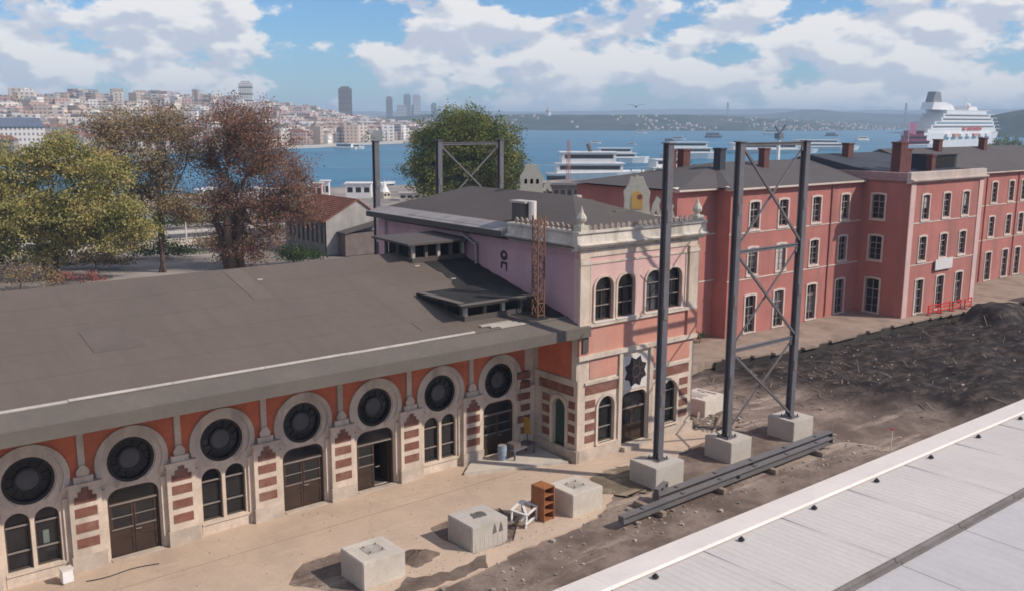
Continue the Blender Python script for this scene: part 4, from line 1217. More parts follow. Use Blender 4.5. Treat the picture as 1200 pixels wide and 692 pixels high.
# eaves and parapet cornice of the pavilion
def eave(x0, x1, y):
    MB().prism([(y - 0.55, 13.45), (y - 0.55, 13.62), (y + 0.3, 13.80), (y + 0.3, 13.42), (y - 0.2, 13.36)], x0, x1, 'x').build('eave', TRIMW, red)
eave(59.6, PX0 - 0.42, YM)
eave(54.4, 59.58, YL)
eave(PX1 + 0.42, 132.4, YM)
PAR = mat('parapet_stone', (0.46, 0.38, 0.335), 0.85, 0.12, 0.6, 9, 0.2, stain=(0.30, 0.235, 0.21), stain_amt=0.5, streak=True)
MB().prism([(YP, 13.45), (YP - 0.25, 13.55), (YP - 0.45, 13.72), (YP - 0.45, 13.86), (YP - 0.12, 13.92), (YP - 0.12, 14.55), (YP + 0.3, 14.6), (YP + 0.3, 13.45)], PX0 - 0.4, PX1 + 0.4, 'x').build('parapet', PAR, red)
MB().prism([(PX0, 13.45), (PX0 - 0.38, 13.72), (PX0 - 0.38, 13.86), (PX0 - 0.11, 13.92), (PX0 - 0.11, 14.5), (PX0 + 0.3, 14.52), (PX0 + 0.3, 13.45)], YP + 0.31, YM + 4, 'y').build('parapet', mat('flank_parapet', (0.33, 0.20, 0.19), 0.85, 0.12), red)
MB().prism([(PX1, 13.45), (PX1 + 0.38, 13.72), (PX1 + 0.38, 13.86), (PX1 + 0.11, 13.92), (PX1 + 0.11, 14.5), (PX1 - 0.3, 14.52), (PX1 - 0.3, 13.45)], YP + 0.31, YM + 4, 'y').build('parapet', MATS['flank_parapet'], red)
# roofs
MB().add([(59.4, 10.45, 13.63), (PX0 + 3, 10.45, 13.63), (PX0 + 3, 18, 15.5), (66.3, 18, 15.5), (59.4, 12.0, 13.63), (54.2, 12.05, 13.63), (54.2, 25.7, 13.63), (PX0 + 3, 25.7, 13.63)],
         [(0, 1, 2, 3), (0, 3, 4), (4, 3, 5), (5, 3, 6), (6, 3, 2, 7)]).build('roof', ROOF_S, red)
MB().prism([(10.4, 13.63), (18, 16.3), (25.7, 13.63)], PX1 - 0.2, 132.5, 'x').build('roof', ROOF_S, red)
MB().prism([(YP + 0.31, 13.9), (YM + 1.5, 14.9), (18, 16.0), (25.6, 13.7)], PX0 + 0.31, PX1 - 0.31, 'x').build('roof', ROOF_N, red)
# dormer box and chimneys
db = MB().box(90.6, 96.0, 8.6, 12.0, 14.2, 16.0).build('dormer', ROOF_N, red)
MB().box(90.4, 96.2, 8.4, 12.2, 16.0, 16.12).build('dormer_roof', ROOF_S, db)
MB().box(91.2, 95.4, 8.52, 8.6, 14.7, 15.8).build('opening', DARK, db)
CHIM = mat('chimney_brick', (0.13, 0.05, 0.045), 0.9, 0.25, 0.8, 6, 0.3, stain=(0.12, 0.06, 0.055), stain_amt=0.5)
for x, y, w, d, z0, z1 in ((71.4, 16, 0.85, 0.7, 14.4, 16.7), (87.0, 16.4, 1.0, 0.8, 14.8, 17.0), (62.2, 20, 0.7, 0.7, 14.0, 16.6), (64.0, 20, 1.0, 0.8, 14.0, 16.6),
                           (64.5, 16, 0.8, 0.8, 14.2, 16.8), (84.4, 8.9, 1.35, 1.0, 13.9, 17.3), (86.6, 9.4, 0.9, 0.8, 13.9, 16.6), (108, 17, 0.9, 0.8, 15.5, 17.2), (120, 17, 0.9, 0.8, 15.5, 17.3),
                           (90.0, 8.4, 0.8, 0.6, 13.9, 15.9)):
    cm = CHIM if (x, y) != (64.5, 16) else ROOF_N
    ch = MB().box(x - w / 2, x + w / 2, y - d / 2, y + d / 2, z0, z1).build('chimney', cm, red)
    MB().box(x - w / 2 - 0.08, x + w / 2 + 0.08, y - d / 2 - 0.08, y + d / 2 + 0.08, z1, z1 + 0.16).build('chimney_cap', cm, ch)
# blank white sign over the pavilion door
sg = tag(MB().box(87.15, 90.75, YP - 0.30, YP - 0.22, 4.32, 5.45).build('wall_sign', mat('sign_white', (0.62, 0.57, 0.55), 0.6, 0.08), None),
         'blank white board above the middle door of the red building', 'sign')

# low dark building between the tower and the red building
mid = thing('low_annex', 'low dark-roofed annex between the pink block and the red building', 'building')
MB().box(40.5, 50.3, 13.5, 24.0, -0.3, 11.2).build('wall', SHADED_PINK, mid)
MB().prism([(12.9, 11.2), (18.7, 12.6), (24.6, 11.2)], 40.0, 50.45, 'x').build('roof', ROOF_D, mid)
for x in (43.0, 47.2):
    w = MB().plate([seg(x, 1.7, 6.0, 8.6), seg(x, 1.2, 6.2, 8.4)], 13.41, 13.5).build('window', TRIMW, mid)
    MB().box(x - 0.58, x + 0.58, 13.46, 13.49, 6.2, 8.4).build('pane', GLASS, w)
MB().box(45.4, 45.9, 15.2, 15.7, 11.4, 13.4).build('chimney', FLASH, mid)

# ================================================================ STEEL FRAMES AND FOOTINGS
def H_column(b, x, y, z0, z1, s=0.40, t=0.055):
    """rolled H section: two flanges and a web"""
    b.box(x - s / 2, x + s / 2, y - s / 2, y - s / 2 + t, z0, z1)
    b.box(x - s / 2, x + s / 2, y + s / 2 - t, y + s / 2, z0, z1)
    b.box(x - t / 2, x + t / 2, y - s / 2 + t, y + s / 2 - t, z0, z1)
    return b
def steel_column(parent, x, y, z0, z1):
    c = H_column(MB(), x, y, z0, z1).build('column', STEEL, parent)
    MB().box(x - 0.42, x + 0.42, y - 0.42, y + 0.42, z0, z0 + 0.05).build('base_plate', STEEL, c)
    for sx in (-1, 1):
        MB().prism([(x + sx * 0.04, z0 + 0.05), (x + sx * 0.36, z0 + 0.05), (x + sx * 0.04, z0 + 0.42)], y - 0.02, y + 0.02).build('stiffener', STEEL, c)
        for sy in (-1, 1):
            MB().tube((x + sx * 0.34, y + sy * 0.34, z0 + 0.05), (x + sx * 0.34, y + sy * 0.34, z0 + 0.20), 0.035, n=6).build('anchor_bolt', BLACK, c)
    MB().box(x - 0.28, x + 0.28, y - 0.28, y + 0.28, z1, z1 + 0.05).build('cap_plate', STEEL, c)
    for zs_ in (4.6, 9.4, 14.6):
        if z0 < zs_ < z1 - 1:
            MB().box(x - 0.15, x + 0.15, y - 0.235, y - 0.20, zs_ - 0.32, zs_ + 0.32).build('splice_plate', STEEL2, c)
    return c
FX = (29.6, 35.54, 41.80)
def frame(name, label, xa, xb, y, z0, ztop, lev, group):
    t = thing(name, label, 'steel frame', (0, 0, 0), group=group)
    steel_column(t, xa, y, z0, ztop)
    steel_column(t, xb, y, z0, ztop)
    for z in lev:
        b = MB()
        b.bar((xa + 0.2, y, z), (xb - 0.2, y, z), 0.16, 0.05).bar((xa + 0.2, y, z + 0.16), (xb - 0.2, y, z + 0.16), 0.16, 0.05).bar((xa + 0.2, y, z + 0.08), (xb - 0.2, y, z + 0.08), 0.04, 0.15)
        b.build('crossbeam', STEEL, t)
    zz = list(lev)
    for k in range(len(zz)):
        ztopk = zz[k] - 0.15
        zbot = (zz[k + 1] + 0.35) if k + 1 < len(zz) else z0 + 0.35
        d = 0.13
        MB().bar((xa + 0.2, y - 0.10, ztopk), (xb - 0.2, y - 0.10, zbot), d, d).build('brace', STEEL, t)
        MB().bar((xb - 0.2, y + 0.06, ztopk), (xa + 0.2, y + 0.06, zbot), 0.09, 0.09).build('brace', STEEL2, t)
        for xs, zs_ in ((xa + 0.25, ztopk), (xb - 0.25, ztopk), (xa + 0.25, zbot), (xb - 0.25, zbot)):
            MB().box(xs - 0.2, xs + 0.2, y - 0.04, y - 0.015, zs_ - 0.22, zs_ + 0.22).build('gusset', STEEL, t)
    return t
frame('braced_frame', 'tall cross-braced steel frame on two concrete footings before the red building', FX[1], FX[2], -8.6, 1.2, 18.35, (18.15, 12.05, 6.30), 'steel frames')
frame('braced_frame', 'cross-braced steel frame rising behind the pink block before the green tree', FX[1], FX[2], 20.9, 1.2, 17.85, (17.5, 12.05, 6.30), 'steel frames')
for y, zt, lab in ((-8.6, 18.35, 'single tall steel column on a concrete footing before the pink block'), (20.7, 17.85, 'single steel column rising behind the hall roof beside the red-tiled shed')):
    t = thing('steel_column', lab, 'column')
    steel_column(t, FX[0], y, 1.2, zt)
    if y < 0:
        for s in (-1, 1):
            MB().bar((FX[0], y + 0.25, 10.3), (FX[0] + s * 0.9, y + 0.9, 11.4), 0.05).build('bracket', STEEL, t)
# concrete footings
def footing(x0, y0, label, w=1.95, d=1.95, h=1.2, m=CONC, recess=True, rz=0.0, damaged=False):
    t = thing('concrete_footing', label, 'concrete block', (x0 + w / 2, y0 + d / 2, 0), rz, 'concrete footings')
    bm = bmesh.new()
    bmesh.ops.create_cube(bm, size=1.0)
    for v in bm.verts:
        v.co = Vector((v.co.x * w, v.co.y * d, (v.co.z + 0.5) * (h + 0.25) - 0.25))
    bmesh.ops.bevel(bm, geom=[e for e in bm.edges], offset=0.035, segments=2, affect='EDGES')
    me = bpy.data.meshes.new('block')
    bm.to_mesh(me); bm.free()
    me.materials.append(m)
    link('block', me, t)
    if recess:
        r_ = MB().box(-0.42, 0.42, -0.42, 0.42, h + 0.002, h + 0.02).build('grout_pad', MATS['old_grout'] if 'old_grout' in MATS else mat('old_grout', (0.36, 0.33, 0.29), 0.9, 0.25, 2, 9), t)
        for sx in (-1, 1):
            for sy in (-1, 1):
                MB().tube((sx * 0.3, sy * 0.3, h), (sx * 0.3, sy * 0.3, h + 0.10), 0.03, n=6).build('anchor_bolt', RUST, t)
    if damaged:
        dk = MATS['void_stain'] if 'void_stain' in MATS else mat('void_stain', (0.12, 0.115, 0.10), 0.9, 0.3, 2, 12)
        MB().prism(ragged([(-0.35, -0.2), (0.35, -0.25), (0.42, 0.25), (-0.2, 0.35)], 0.15, 0.05, 3), h + 0.003, h + 0.03, 'z').build('spalled_hole', dk, t)
        for xs in (0.25, 0.62):
            MB().plate([[(xs - 0.12, h - 0.62), (xs + 0.14, h - 0.6), (xs + 0.08, h - 0.3), (xs, h - 0.12), (xs - 0.06, h - 0.32)]], -d / 2 - 0.008, -d / 2).build('damp_stain', dk, t)
        for k in range(7):
            MB().box(-w / 2 - 0.015, -w / 2, -0.85 + k * 0.26, -0.83 + k * 0.26, 0.02, h - 0.03).build('board_mark', CONC, t)
            MB().box(-0.85 + k * 0.26, -0.83 + k * 0.26, -d / 2 - 0.012, -d / 2, 0.02, h - 0.65).build('board_mark', CONC_P, t)
    return t
footing(28.35, -9.6, 'concrete footing under the single tall column', w=2.3, h=1.2)
footing(34.85, -9.5, 'left concrete footing of the braced frame', h=1.2)
footing(41.0, -9.5, 'right concrete footing of the braced frame, farthest from the platform', w=2.1, h=1.2)
footing(10.5, -9.45, 'pale empty concrete footing nearest the front, by the dark hole', h=1.2, w=2.1, m=CONC_P)
footing(16.2, -9.45, 'weathered concrete footing with dark spalled top and stained face', h=1.2, w=2.1, damaged=True, recess=False)
footing(22.4, -9.5, 'clean pale concrete block beside the brown cabinet', h=1.2, w=2.1, m=CONC_P)
bk = footing(40.2, -2.9, 'broken concrete block lying in rubble right of the pink block', w=2.4, d=2.2, h=1.15, m=CONC_P, recess=False, rz=0.12)
for k in range(9):
    MB().box(-0.9 + 0.2 * k, -0.75 + 0.2 * k, random.uniform(-0.8, 0.3), random.uniform(0.4, 0.9), 1.15, 1.18 + 0.05 * random.random()).build('rubble_piece', CONC, bk)

# stacked steel beams on sleepers
def I_beam(name, label, x0, x1, y, z, w=0.46, h=0.5, t=0.05, rz=0.0):
    L_ = x1 - x0
    o = thing(name, label, 'steel beam', ((x0 + x1) / 2, y, z), rz, 'steel beams on the ground')
    MB().box(-L_ / 2, L_ / 2, -w / 2, w / 2, 0, t).build('flange', STEEL2, o)
    MB().box(-L_ / 2, L_ / 2, -w / 2, w / 2, h - t, h).build('flange', STEEL2, o)
    MB().box(-L_ / 2, L_ / 2, -t / 2, t / 2, t, h - t).build('web', STEEL2, o)
    for x in (-L_ / 2 + 0.03, 0.0, L_ / 2 - 0.03):
        MB().box(x - 0.03, x + 0.03, -w / 2 + 0.01, w / 2 - 0.01, t, h - t).build('stiffener', STEEL2, o)
    n = int(L_ / 3)
    for k in range(n):
        x = -L_ / 2 + (k + 0.5) * L_ / n
        MB().box(x - 0.10, x + 0.10, -0.14, 0.10, h, h + 0.05).build('cleat', STEEL, o)
    return o
I_beam('steel_beam', 'nearest long grey steel beam lying along the tracks', 23.5, 42.0, -11.62, 0.22, w=0.40, h=0.36, rz=0.018)
I_beam('steel_beam', 'second long steel beam lying close behind the nearest one', 26.9, 43.0, -10.85, 0.22, w=0.5, h=0.36, rz=0.012)
I_beam('steel_beam', 'short steel beam lying across the stack end by the footing', 26.8, 28.1, -10.80, 0.60, w=0.3, h=0.3, rz=0.35)
for k, x in enumerate((26.2, 31.0, 35.6, 40.2)):
    tag(MB().box(x - 0.14, x + 0.14, -12.2, -10.2, -0.05, 0.215).build('timber_sleeper', WOODL, None),
        ('timber sleeper under the near end of the steel beams', 'second timber sleeper under the steel beams', 'third timber sleeper under the steel beams', 'timber sleeper under the far end of the steel beams')[k], 'sleeper', 'sleepers under the beams')

# ================================================================ WHITE PLATFORM ROOF IN THE FOREGROUND
can = thing('platform_canopy', 'pale corrugated metal platform roof across the lower right corner', 'canopy roof')
CZ, CY0, CX0, CX1 = 6.0, -22.8, -6.0, 78.0
PANEL = 4.14
npan = int((CX1 - CX0) / PANEL)
# corrugated panel mesh, ribs running across the roof
def rib_panel(w, y0, y1, z, pitch=0.23, hgt=0.045, slope=0.0):
    vs, fs = [], []
    n = int(w / pitch)
    xs = []
    for k in range(n):
        a = k * w / n
        for q, zz in ((0.0, 0), (0.60, 0), (0.70, hgt), (0.90, hgt)):
            xs.append((a + q * w / n, zz))
    xs.append((w, 0))
    for x_, zz in xs:
        vs += [(x_, y0, z + zz), (x_, y1, z + zz + slope * (y1 - y0))]
    for k in range(len(xs) - 1):
        fs.append((2 * k, 2 * k + 2, 2 * k + 3, 2 * k + 1))
    return MB().add(vs, fs)
me1 = rib_panel(PANEL - 0.02, 0, -4.15, 0, pitch=0.30, hgt=0.007, slope=-0.015).mesh('roof_panel', METAL_W)
me2 = rib_panel(PANEL - 0.025, 0, -6.6, 0, pitch=0.45, hgt=0.004, slope=0.02).mesh('roof_panel', METAL_W2)
for k in range(npan):
    x = CX0 + k * PANEL
    o = link('roof_panel', me1, can); o.location = (x, CY0 - 1.12, CZ - 0.02)
    o = link('roof_panel', me2, can); o.location = (x, CY0 - 5.57, CZ - 0.05)
    MB().box(x - 0.03, x + 0.05, CY0 - 5.2, CY0 - 1.12, CZ - 0.005, CZ + 0.012).build('seam', METAL_W2, can)
bolt_me = MB().lathe(0, 0, [(0.11, 0.0), (0.11, 0.04), (0.06, 0.06), (0.05, 0.11), (0.02, 0.12)], 10).mesh('roof_vent', BLACK)
for k in range(npan):
    o = link('roof_vent', bolt_me, can)
    o.location = (CX0 + 1.55 + k * PANEL, CY0 - 1.42, CZ + 0.02)
for k in range(npan):
    x = CX0 + k * PANEL
    MB().prism([(CY0, CZ - 0.35), (CY0 - 0.02, CZ - 0.05), (CY0 - 0.16, CZ + 0.06), (CY0 - 1.10, CZ + 0.11), (CY0 - 1.16, CZ + 0.02), (CY0 - 0.4, CZ - 0.35)], x + 0.003, x + PANEL - 0.003, 'x').build('edge_flashing', FLASHW, can)
    MB().prism([(CY0 - 5.26, CZ + 0.00), (CY0 - 5.26, CZ + 0.06), (CY0 - 5.34, CZ + 0.06), (CY0 - 5.38, CZ - 0.02), (CY0 - 5.50, CZ - 0.02), (CY0 - 5.53, CZ + 0.04), (CY0 - 5.58, CZ + 0.04), (CY0 - 5.58, CZ - 0.14), (CY0 - 5.26, CZ - 0.14)],
               x + 0.02, x + PANEL - 0.02, 'x').build('gutter', GUTTER, can)
MB().box(CX0, CX1 - 1, CY0 - 12.2, CY0 - 0.4, CZ - 0.34, CZ - 0.2).build('underside', mat('canopy_underside', (0.45, 0.43, 0.41), 0.8), can)
for k in range(9):
    x = CX0 + 2 + k * 9.0
    MB().box(x - 0.15, x + 0.15, CY0 - 6.4, CY0 - 6.1, -0.2, CZ - 0.34).build('post', STEEL2, can)

# ================================================================ THINGS ON THE PLATFORM
# brown wooden shelf cabinet
cab = thing('wooden_cabinet', 'tall brown wooden shelf unit standing open beside the pale block', 'cabinet', (21.25, -8.55, 0), 0.10)
for s in (-0.36, 0.33):
    MB().box(s, s + 0.04, -0.45, 0.45, 0, 1.75).build('side_panel', WOOD2, cab)
MB().box(-0.36, 0.37, 0.42, 0.46, 0, 1.75).build('back_panel', WOOD, cab)
for z in (0.05, 0.45, 0.87, 1.30, 1.71):
    MB().box(-0.32, 0.33, -0.44, 0.42, z, z + 0.04).build('shelf', WOOD2, cab)
# broken white crate frames left of it
crate = thing('broken_crate', 'broken white slatted crate lying against the cabinet', 'crate', (20.15, -8.4, 0), 0.3)
for k, (a, b) in enumerate((((-0.5, -0.5, 0.7), (0.6, -0.4, 0.75)), ((-0.5, 0.4, 0.75), (0.6, 0.5, 0.85)), ((-0.5, -0.5, 0.7), (-0.5, 0.4, 0.75)), ((0.6, -0.4, 0.75), (0.6, 0.5, 0.85)), ((-0.4, -0.4, 0.72), (0.5, 0.45, 0.82)),
                            ((-0.6, -0.5, 0.25), (0.6, -0.3, 0.2)), ((-0.5, -0.1, 0.3), (0.6, 0.2, 0.22)), ((-0.5, -0.45, 0.02), (-0.5, -0.5, 0.72)), ((0.58, -0.38, 0.02), (0.58, -0.4, 0.76)), ((-0.48, 0.38, 0.02), (-0.48, 0.4, 0.76)), ((0.6, 0.48, 0.0), (0.6, 0.5, 0.84)))):
    MB().bar(a, b, 0.13, 0.04).build('slat', WHITE, crate)
MB().box(-0.5, 0.55, -0.4, 0.35, 0.02, 0.10).build('base_board', WOODL, crate)
# small white utility box by the facade
ub = thing('utility_box', 'small white box standing at the foot of the leftmost window', 'box', (0.95, -0.95, 0), 0.1)
MB().box(-0.22, 0.22, -0.18, 0.18, 0.06, 0.62).build('body', WHITE, ub)
MB().box(-0.25, 0.25, -0.21, 0.21, 0.62, 0.67).build('lid', FLASHW, ub)
MB().box(-0.18, 0.18, -0.15, 0.15, 0, 0.06).build('foot', CONC, ub)
# dark cable on the ground
cb = MB()
pts = [Vector((1.6 + 0.3 * k, -1.4 - 0.10 * math.sin(k * 0.7) - 0.02 * k, 0.03)) for k in range(11)]
for a, b in zip(pts[:-1], pts[1:]):
    cb.tube(a, b, 0.025, n=5)
tag(cb.build('cable', BLACK), 'dark cable lying on the platform before the first door', 'cable')
# heap of dark soil
def heap_mesh(name, m, cx, cy, rx, ry, h, seed, n=26):
    vs, fs = [], []
    for j in range(7):
        r = j / 6
        for k in range(n):
            a = 2 * PI * k / n
            wob = 1 + 0.16 * math.sin(3 * a + seed) + 0.10 * math.sin(7 * a + seed * 2)
            z = h * (1 - r) ** 0.9 * (0.8 + 0.4 * random.random()) - 0.05 * (j == 6)
            vs.append((cx + rx * r * wob * math.cos(a), cy + ry * r * wob * math.sin(a), z))
    for j in range(6):
        fs += [(j * n + k, j * n + (k + 1) % n, (j + 1) * n + (k + 1) % n, (j + 1) * n + k) for k in range(n)]
    return MB().add(vs, fs).build(name, m, None, True)
tag(heap_mesh('soil_pile', DIRT, 14.0, -8.3, 0.95, 0.85, 0.34, 2.0), 'small round pile of dark soil on the tan platform', 'soil pile')
# things in the niche beside the tower
bench = thing('scrap_cart', 'dark metal cart pushed into the shaded niche beside the pink block', 'cart', (25.8, -1.3, 0.16), 0.15)
MB().box(-1.0, 1.0, -0.4, 0.4, 0.55, 0.65).build('tray', STEEL, bench)
for sx in (-0.85, 0.85):
    for sy in (-0.32, 0.32):
        MB().box(sx - 0.04, sx + 0.04, sy - 0.04, sy + 0.04, 0.0, 0.55).build('leg', STEEL, bench)
MB().box(-0.9, -0.3, -0.3, 0.3, 0.65, 0.95).build('bin', PIPE, bench)
tub = thing('metal_drum', 'pale blue drum standing by the last door in the niche', 'drum', (24.55, -1.15, 0.16))
MB().lathe(0, 0, [(0.27, 0), (0.28, 0.3), (0.30, 0.31), (0.28, 0.33), (0.28, 0.62), (0.30, 0.64), (0.28, 0.66), (0.27, 0.85)], 14).build('body', mat('blue_drum', (0.25, 0.30, 0.36), 0.5), tub)
MB().lathe(0, 0, [(0.25, 0.85), (0.25, 0.87)], 14).build('lid', PIPE_W, tub)
sgn = thing('yellow_sign', 'small yellow board leaning in the shaded corner', 'sign', (26.95, -0.55, 0.16), 0)
MB().bar((0, 0, 0.9), (0, 0.1, 1.9), 0.55, 0.04, (1, 0, 0)).build('board', mat('yellow_board', (0.50, 0.28, 0.05), 0.6), sgn)
MB().bar((0, -0.02, 0.0), (0, 0.0, 0.92), 0.06, 0.05, (1, 0, 0)).build('post', STEEL, sgn)
# rusty lattice mast against the tower's side
mast = thing('lattice_mast', 'rusty square lattice mast rising from the hall roof beside the pink wall', 'mast', (26.1, -2.4, 8.62))
for sx in (-0.235, 0.235):
    for sy in (-0.235, 0.235):
        MB().box(sx - 0.035, sx + 0.035, sy - 0.035, sy + 0.035, 0, 5.7).build('chord', RUST, mast)
for k in range(8):
    z = 0.1 + k * 0.69
    for s in (-0.235, 0.235):
        MB().bar((-0.235, s, z), (0.235, s, z + 0.69), 0.04).build('diagonal', RUST, mast)
        MB().bar((s, -0.235, z), (s, 0.235, z + 0.69), 0.04).build('diagonal', RUST, mast)
    MB().box(-0.25, 0.25, -0.25, -0.21, z, z + 0.06).build('rung', RUST, mast)
    MB().box(-0.25, -0.21, -0.21, 0.25, z, z + 0.06).build('rung', RUST, mast)
# planks and rubble right of the tower
for k, (a, b, w) in enumerate((((38.2, -5.5, 0.05), (41.3, -3.9, 0.42), 0.16), ((38.6, -4.6, 0.03), (40.9, -5.6, 0.05), 0.2), ((37.9, -4.4, 0.06), (39.8, -3.0, 0.5), 0.14), ((39.2, -6.0, 0.0), (41.2, -5.0, 0.05), 0.22), ((38.1, -3.6, 0.02), (39.6, -5.2, 0.12), 0.12))):
    tag(MB().bar(a, b, w, 0.06).build('plank', WOODL, None), ('long pale plank propped across the rubble right of the pink block', 'wide plank lying flat before the broken block', 'tilted plank against the corner of the pink block',
        'plank lying nearest the braced frame footing', 'thin crossed plank in the rubble by the pink block')[k], 'plank', 'planks in the rubble')
# red plastic barriers before the pavilion
for k in range(4):
    x = 86.0 + k * 2.15
    t = thing('red_barrier', ('leftmost red barrier before the red pavilion', 'second red barrier from the left before the pavilion', 'third red barrier from the left before the pavilion', 'rightmost red barrier before the red pavilion')[k], 'barrier', (x, 4.75 - 0.16 * k, 0), 0.05 * (k - 1), 'red barriers')
    for sx in (-0.95, 0.95):
        MB().box(sx - 0.05, sx + 0.05, -0.05, 0.05, 0, 1.05).build('upright', REDP, t)
        MB().box(sx - 0.05, sx + 0.05, -0.30, 0.30, 0, 0.06).build('foot', REDP, t)
    for z in (0.25, 0.58, 0.92):
        MB().box(-0.95, 0.95, -0.03, 0.03, z, z + 0.12).build('rail', REDP, t)
# dark container at the right edge
kt = thing('dark_container', 'dark boxy equipment cabin on the far platform at the right edge', 'cabin', (103.5, 0.2, -0.7), -0.05)
MB().box(-1.6, 1.6, -1.2, 1.2, 0.15, 2.7).build('body', mat('cabin_dark', (0.03, 0.03, 0.032), 0.6), kt)
MB().box(-1.75, 1.75, -1.35, 1.35, 2.7, 2.85).build('roof', CONC, kt)
MB().box(-0.5, 0.4, -1.23, -1.2, 0.2, 2.3).build('door', STEEL, kt)
# thin pale marker post
mp_ = thing('marker_post', 'thin pale marker post standing in the dirt by the white roof', 'post', (45.3, -13.6, -0.85))
MB().tube((0, 0, 0), (0, 0, 1.75), 0.035, n=8).build('pole', FLASHW, mp_)
MB().box(-0.06, 0.06, -0.06, 0.06, 1.75, 1.86).build('cap', REDP, mp_)

# ---- debris: sticks and stones churned into the soil
def scatter_bits():
    sv, sf, ov, of = MB(), None, MB(), None
    rnd = random.Random(11)
    for k in range(420):
        x, y = rnd.uniform(46, 92), rnd.uniform(-15, 5.5)
        if rnd.random() < 0.35: x, y = rnd.gauss(57, 5), rnd.gauss(-2, 3)
        if x + 0.35 * y < 47 or y > 6: continue
        z = float(ground_z(x, y))
        a = rnd.uniform(0, PI); l = rnd.uniform(0.2, 0.9) * (1.0 if rnd.random() < 0.88 else 1.9)
        tl = rnd.uniform(-0.2, 0.5)
        p = Vector((x, y, z + 0.02)); d = Vector((math.cos(a), math.sin(a), tl)) * l
        sv.bar(p, p + d, rnd.uniform(0.02, 0.07), 0.035)
    for k in range(900):
        x, y = rnd.uniform(38, 100), rnd.uniform(-20, 8)
        if k < 220: x, y = rnd.gauss(39.8, 1.2), rnd.gauss(-3.8, 1.2)
        if k > 650: x, y = rnd.uniform(10, 45), rnd.uniform(-13.5, -10)
        if TX0 - 0.3 < x < TX1 + 0.3 and y > TY0 - 0.2: continue
        z = max(float(ground_z(x, y)), -0.01 if (38 < x < 44 and y > -5) else -9)
        s = rnd.uniform(0.03, 0.09) * (1 if rnd.random() < 0.93 else 1.9)
        pts = [(x + s * math.cos(q * 1.257 + k) * rnd.uniform(0.7, 1.2), y + s * math.sin(q * 1.257 + k) * rnd.uniform(0.7, 1.2)) for q in range(5)]
        ov.prism(pts, z - 0.03, z + s * rnd.uniform(0.5, 1.0), 'z')
    tag(sv.build('debris_sticks', mat('debris_wood', (0.17, 0.135, 0.11), 0.9, 0.2, island=0.6), None, recalc=False), 'scattered sticks and cable ends churned into the black soil', 'debris', kind='stuff')
    tag(ov.build('debris_stones', mat('rubble_bits', (0.33, 0.28, 0.24), 0.95, 0.2, island=0.5), None, recalc=False), 'broken stones and rubble strewn over the dirt', 'rubble', kind='stuff')
scatter_bits()
def platform_grit():
    b = MB()
    rnd = random.Random(91)
    for k in range(700):
        x, y = rnd.uniform(-2, 27), rnd.uniform(-10, -0.6)
        if rnd.random() < 0.6: y = -10.0 + abs(rnd.gauss(0, 1.4))
        s_ = rnd.uniform(0.012, 0.04)
        pts = [(x + s_ * math.cos(q * 1.57 + k), y + s_ * math.sin(q * 1.57 + k) * rnd.uniform(0.6, 1.3)) for q in range(4)]
        b.prism(pts, -0.01, s_ * rnd.uniform(0.4, 0.9), 'z')
    tag(b.build('platform_grit', MATS['rubble_bits'], None, recalc=False), 'fine grit and crumbs of stone on the tan platform', 'grit', kind='stuff')
platform_grit()
# ================================================================ TREES
def limb(mb, a, b, r0, r1, bend=0.15, n=4, rnd=random, sides=6):
    a, b = Vector(a), Vector(b)
    L_ = (b - a).length
    prev = a
    off = Vector((rnd.uniform(-1, 1), rnd.uniform(-1, 1), rnd.uniform(-0.4, 0.6))) * bend * L_
    pts = [a]
    for k in range(1, n + 1):
        t = k / n
        p = a.lerp(b, t) + off * math.sin(t * PI) + Vector((rnd.uniform(-1, 1), rnd.uniform(-1, 1), rnd.uniform(-1, 1))) * 0.03 * L_ * (t < 1)
        ra, rb = r0 + (r1 - r0) * (k - 1) / n, r0 + (r1 - r0) * t
        mb.tube(prev, p, ra, rb, sides, caps=False)
        prev = p
        pts.append(p)
    return pts
def leaf_mesh(name, pos, size, m, rng):
    """one small folded leaf face per point, randomly turned"""
    n = len(pos)
    a = rng.normal(size=(n, 3)); a /= np.linalg.norm(a, axis=1, keepdims=True)
    b = rng.normal(size=(n, 3)); b -= (b * a).sum(1, keepdims=True) * a; b /= np.linalg.norm(b, axis=1, keepdims=True)
    s = size * rng.uniform(0.6, 1.35, (n, 1))
    v = np.stack([pos - a * s * 0.5, pos + b * s * 0.32, pos + a * s * 0.5, pos - b * s * 0.32], 1).reshape(-1, 3)
    me = bpy.data.meshes.new(name)
    me.vertices.add(4 * n)
    me.vertices.foreach_set('co', v.astype(np.float32).ravel())
    me.loops.add(4 * n)
    me.loops.foreach_set('vertex_index', np.arange(4 * n, dtype=np.int32))
    me.polygons.add(n)
    me.polygons.foreach_set('loop_start', np.arange(0, 4 * n, 4, dtype=np.int32))
    me.polygons.foreach_set('loop_total', np.full(n, 4, np.int32))
    me.materials.append(m)
    me.update(calc_edges=True)
    return me
